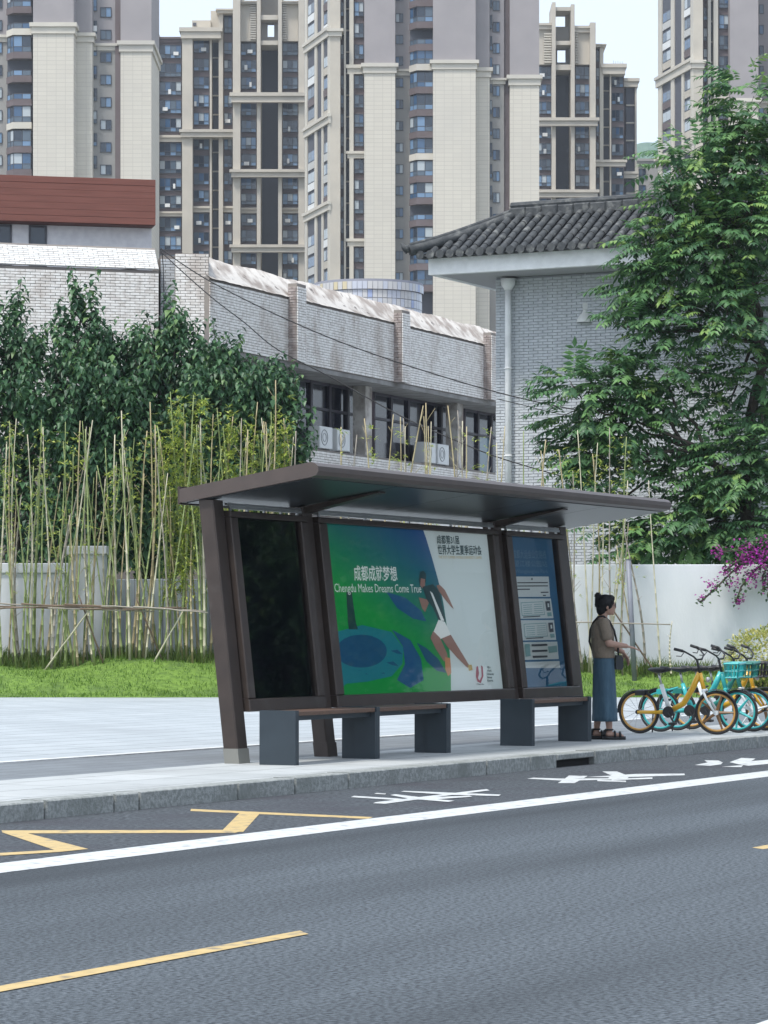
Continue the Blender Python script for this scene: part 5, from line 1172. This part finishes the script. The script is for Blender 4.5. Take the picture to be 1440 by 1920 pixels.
# ================================================================== shared bicycles
TYRE = mat('tyre', (.018,.018,.02), .7); YEL = mat('bike_yellow', (.72,.4,.02), .35, coat=.3); TEAL = mat('bike_teal', (.03,.42,.42), .35, coat=.3); WHT = mat('bike_white', (.72,.75,.75), .35, coat=.3); BLKP = mat('bike_black', (.02,.02,.022), .5)
DTEAL = mat('bike_dark_teal', (.02,.2,.17), .4); RIMY = mat('rim_gold', (.55,.3,.08), .35); CHR = mat('spoke_steel', (.5,.5,.5), .3, metal=.8)
MAG = mat('mag_brown', (.2,.1,.035), .4)
def bicycle(X, yaw, frame_m, rim_m, accent, label, basket, lamp=None, lean=.06, steer=.0):
    """origin at rear hub ground contact; local x forward; front wheel towards the road"""
    R0 = .265; WBASE = 1.0; p = road(X, 13.86, KZ); o = thing('bicycle', label, 'bicycle', p, math.atan2(-ST, CT)+yaw, 'shared bicycles parked side by side'); o.rotation_euler = (lean, 0, math.atan2(-ST, CT)+yaw)
    def wheel(x, rim_m, mag):
        w_ = bpy.data.objects.new('wheel', None); col.objects.link(w_); w_.parent = o; w_.location = (x, 0, R0); w_.rotation_euler = (0, rnd.uniform(0, 1), steer if x > .5 else 0)
        g = MB(); g.torus((0,0,0), R0-.017, .017, 40, 8); g.build('tyre', TYRE, w_, True)
        g = MB(); g.torus((0,0,0), R0-.046, .014, 40, 6, ry=.012); g.build('rim', rim_m, w_, True)
        g = MB()
        if mag:
            for k in range(5):
                a = 2*PI*k/5; c, s = math.cos(a), math.sin(a); g.tube([(c*.03,0,s*.03),(c*.12,0,s*.12),(c*(R0-.05),0,s*(R0-.05))], [.022,.016,.012], 6)
            g.build('spokes', MAG if frame_m is YEL else accent, w_)
        else:
            for k in range(14):
                a = 2*PI*k/14+.1; b = a+(.35 if k % 2 else -.35); g.tube([(.02*math.cos(b),.015*(1 if k % 2 else -1),.02*math.sin(b)),((R0-.05)*math.cos(a),0,(R0-.05)*math.sin(a))], .0022, 4)
            g.build('spokes', CHR, w_)
        g = MB(); g.tube([(0,-.05,0),(0,.05,0)], .028, 12); g.build('hub', BLKP if not mag else accent, w_)
    wheel(0, rim_m, False); wheel(WBASE, rim_m, True)
    bb = Vector((.40, 0, .27)); hd0, hd1 = Vector((.855, 0, .50)), Vector((.80, 0, .74)); st1 = Vector((.30, 0, .60))
    g = MB(); g.tube([hd1+Vector((-.005,0,0)), Vector((.70,0,.55)), Vector((.58,0,.37)), bb+Vector((.03,0,.02))], [.034,.036,.036,.036], 10); g.tube([hd0, hd1], .026, 10); g.tube([bb, Vector((.2,0,.26)), Vector((.0,-.045,R0))], [.03,.024,.02], 8); g.tube([bb, Vector((.2,0.02,.26)), Vector((.0,.045,R0))], [.03,.02,.016], 8); g.build('frame', frame_m, o, True)
    g = MB(); g.tube([bb, st1], .026, 10); g.build('seat_tube', accent, o, True)
    g = MB(); g.tube([st1, Vector((.27,0,.74))], .014, 8); g.build('seat_post', CHR, o, True)
    g = MB(); g.loft([(.27,0,.74,.03,.03),(.25,0,.765,.10,.075),(.255,0,.785,.125,.085),(.26,0,.80,.10,.06)], 14); g.tube([(.30,0,.778),(.40,0,.785),(.43,0,.775)], [.045,.028,.015], 8); g.build('saddle', BLKP, o, True)
    for s in (-1, 1): g = MB(); g.tube([hd0+Vector((0,s*.05,.02)), Vector((.90,s*.052,.42)), Vector((WBASE,s*.05,R0))], [.018,.016,.013], 8); g.build('fork_blade', accent if accent is WHT else frame_m, o, True)
    g = MB(); g.tube([hd0+Vector((.002,-.06,.03)), hd0+Vector((.002,.06,.03))], .022, 8); g.build('fork_crown', accent if accent is WHT else frame_m, o, True)
    stem = Vector((.765,0,.90)); g = MB(); g.tube([hd1, stem], .016, 8); pts = [Vector((.62,-.27,1.04)),Vector((.70,-.25,1.02)),Vector((.79,-.17,.95)),Vector((.80,-.08,.90)),stem,Vector((.80,.08,.90)),Vector((.79,.17,.95)),Vector((.70,.25,1.02)),Vector((.62,.27,1.04))]; g.tube(pts, .011, 8); g.build('handlebar', BLKP, o, True)
    for s in (-1, 1):
        g = MB(); g.tube([(.585,s*.278,1.05),(.69,s*.253,1.022)], .018, 8); g.tube([(.70,s*.24,1.01),(.67,s*.265,.96),(.61,s*.275,.965)], .006, 5); g.build('grip', BLKP, o, True)
    for cx, a0, a1 in ((0, .55*PI, 1.02*PI), (WBASE, .18*PI, .8*PI)):     # fenders: curved strips
        n = 10; g = MB()
        for k in range(n+1):
            a = a0+(a1-a0)*k/n
            for dy, rr in ((-.028, R0+.008), (0, R0+.018), (.028, R0+.008)): g.v.append((cx+rr*math.cos(a), dy, R0+rr*math.sin(a)))
        for k in range(n):
            for q in range(2): a = k*3+q; g.f.append((a, a+3, a+4, a+1)); g.m.append(0)
        g.build('fender', BLKP, o, True)
    g = MB(); g.box(-.015, .10, -.075, .075, .47, .53); g.tube([(.06,0,.5),(.24,0,.55)], .014, 6); g.build('lock_box', frame_m if frame_m is not YEL else BLKP, o)
    g = MB(); g.tube([(bb.x,-.045,bb.z),(bb.x,-.06,bb.z)], .07, 16); g.tube([(bb.x,-.065,bb.z),(bb.x+.08,-.07,bb.z-.13)], .011, 6); g.tube([(bb.x,.05,bb.z),(bb.x-.08,.07,bb.z+.13)], .011, 6); g.box(bb.x+.04, bb.x+.12, -.16, -.075, bb.z-.145, bb.z-.12); g.box(bb.x-.12, bb.x-.04, .075, .16, bb.z+.12, bb.z+.145); g.build('crank', BLKP, o)
    g = MB(); g.tube([(.16,.06,.25),(.10,.17,.0)], .009, 6); g.build('kickstand', BLKP, o)
    g = MB(); g.ball((.90,0,.66), (.03,.035,.035), 10); g.build('head_lamp', lamp or CHR, o, True)
    if basket:
        c = MB(); x0, x1, y0, y1, z0, z1 = .88, 1.06, -.13, .13, .68, .85
        B = [(x0,y0*.8),(x1-.03,y0*.8),(x1-.03,y1*.8),(x0,y1*.8)]; T = [(x0,y0),(x1,y0),(x1,y1),(x0,y1)]
        for k in range(4):
            a, b, a2, b2 = B[k], B[(k+1) % 4], T[k], T[(k+1) % 4]; c.tube([(*a,z0),(*b,z0)], .012, 6); c.tube([(*a2,z1),(*b2,z1)], .016, 6)
            for q in range(5): f = q/4; c.tube([(a[0]+(b[0]-a[0])*f,a[1]+(b[1]-a[1])*f,z0),(a2[0]+(b2[0]-a2[0])*f,a2[1]+(b2[1]-a2[1])*f,z1)], .008, 5)
            c.tube([(a[0]*.5+a2[0]*.5,a[1]*.5+a2[1]*.5,.76),(b[0]*.5+b2[0]*.5,b[1]*.5+b2[1]*.5,.76)], .007, 5)
        c.box(x0, x1-.03, y0*.8, y1*.8, z0-.006, z0+.006); c.build('basket', frame_m if frame_m is not YEL else BLKP, o)
bicycle(34.30, .0, YEL, RIMY, WHT, 'yellow shared bicycle with gold rims nearest to the person', False, lean=.07, steer=.15)
bicycle(34.98, .05, TEAL, mat('rim_teal', (.05,.4,.4), .35), TEAL, 'teal shared bicycle with a basket just behind the yellow one', True, lean=.05, steer=-.1)
bicycle(35.55, .0, DTEAL, mat('rim_teal2', (.05,.36,.38), .35), WHT, 'dark teal shared bicycle with a white fork third in the row', True, mat('lamp_yellow', (.7,.5,.05), .4), lean=.06)
bicycle(36.05, -.04, YEL, RIMY, BLKP, 'yellow shared bicycle mostly hidden at the right end of the row', True, lean=.05)

# ================================================================== far side of the street (seen only in the shelter glass)
ob = thing('street_block', 'dark glazed block across the street with a white band, reflected in the shelter glass', 'building', road(100, -17, 0), ALPHA+PI)
OBW = mat('block_dark', (.05,.055,.06), .7, (.07,.075,.08), .6); OBB = mat('block_white_band', (.78,.8,.8), .6)
g = MB(); g.box(-45, 42, 0, 14, 0, 24); g.build('wall', OBW, ob)
g = MB(); g.box(-45, 13, -1.2, -.02, 5.2, 7.1); g.build('white_band', OBB, ob)
for fl in range(6):
    for k in range(20):
        x = -44+k*4.3; g = MB(); z = 8.2+fl*2.6; g.box(x, x+3.2, -.06, .02, z, z+1.6); g.build('window', PANES[0], ob)

for X_, sc_, l_ in ((79, 1.5, 'street tree across the road, left one mirrored in the dark screen'), (84.5, 1.35, 'street tree across the road, right one mirrored in the dark screen')):
    src = [o for o in bpy.data.objects if o.name.startswith('broadleaf_tree') and o.parent is None][1 if X_ < 80 else 2]
    cp = src.copy(); col.objects.link(cp); cp.location = road(X_, -14.8, 0); cp.scale = (sc_,)*3; cp.rotation_euler = (0, 0, ALPHA+PI); tag(cp, l_, 'tree', 'street trees across the road')
    for ch in src.children: c_ = ch.copy(); col.objects.link(c_); c_.parent = cp

# ================================================================== air: thin summer haze round the whole scene
g = MB(); g.box(-1505, 1505, -205, 1605, -1.1, 126)
hz = bpy.data.materials.new('haze_air'); hz.use_nodes = True; n_ = hz.node_tree.nodes; n_.remove(n_['Principled BSDF'])
v_ = n_.new('ShaderNodeVolumePrincipled'); v_.inputs['Color'].default_value = (.84,.92,1,1); v_.inputs['Density'].default_value = .00017; v_.inputs['Anisotropy'].default_value = .2
hz.node_tree.links.new(v_.outputs[0], n_['Material Output'].inputs['Volume'])
tag(g.build('haze', hz), 'thin pale haze in the air between the street and the towers', 'haze', kind='stuff')
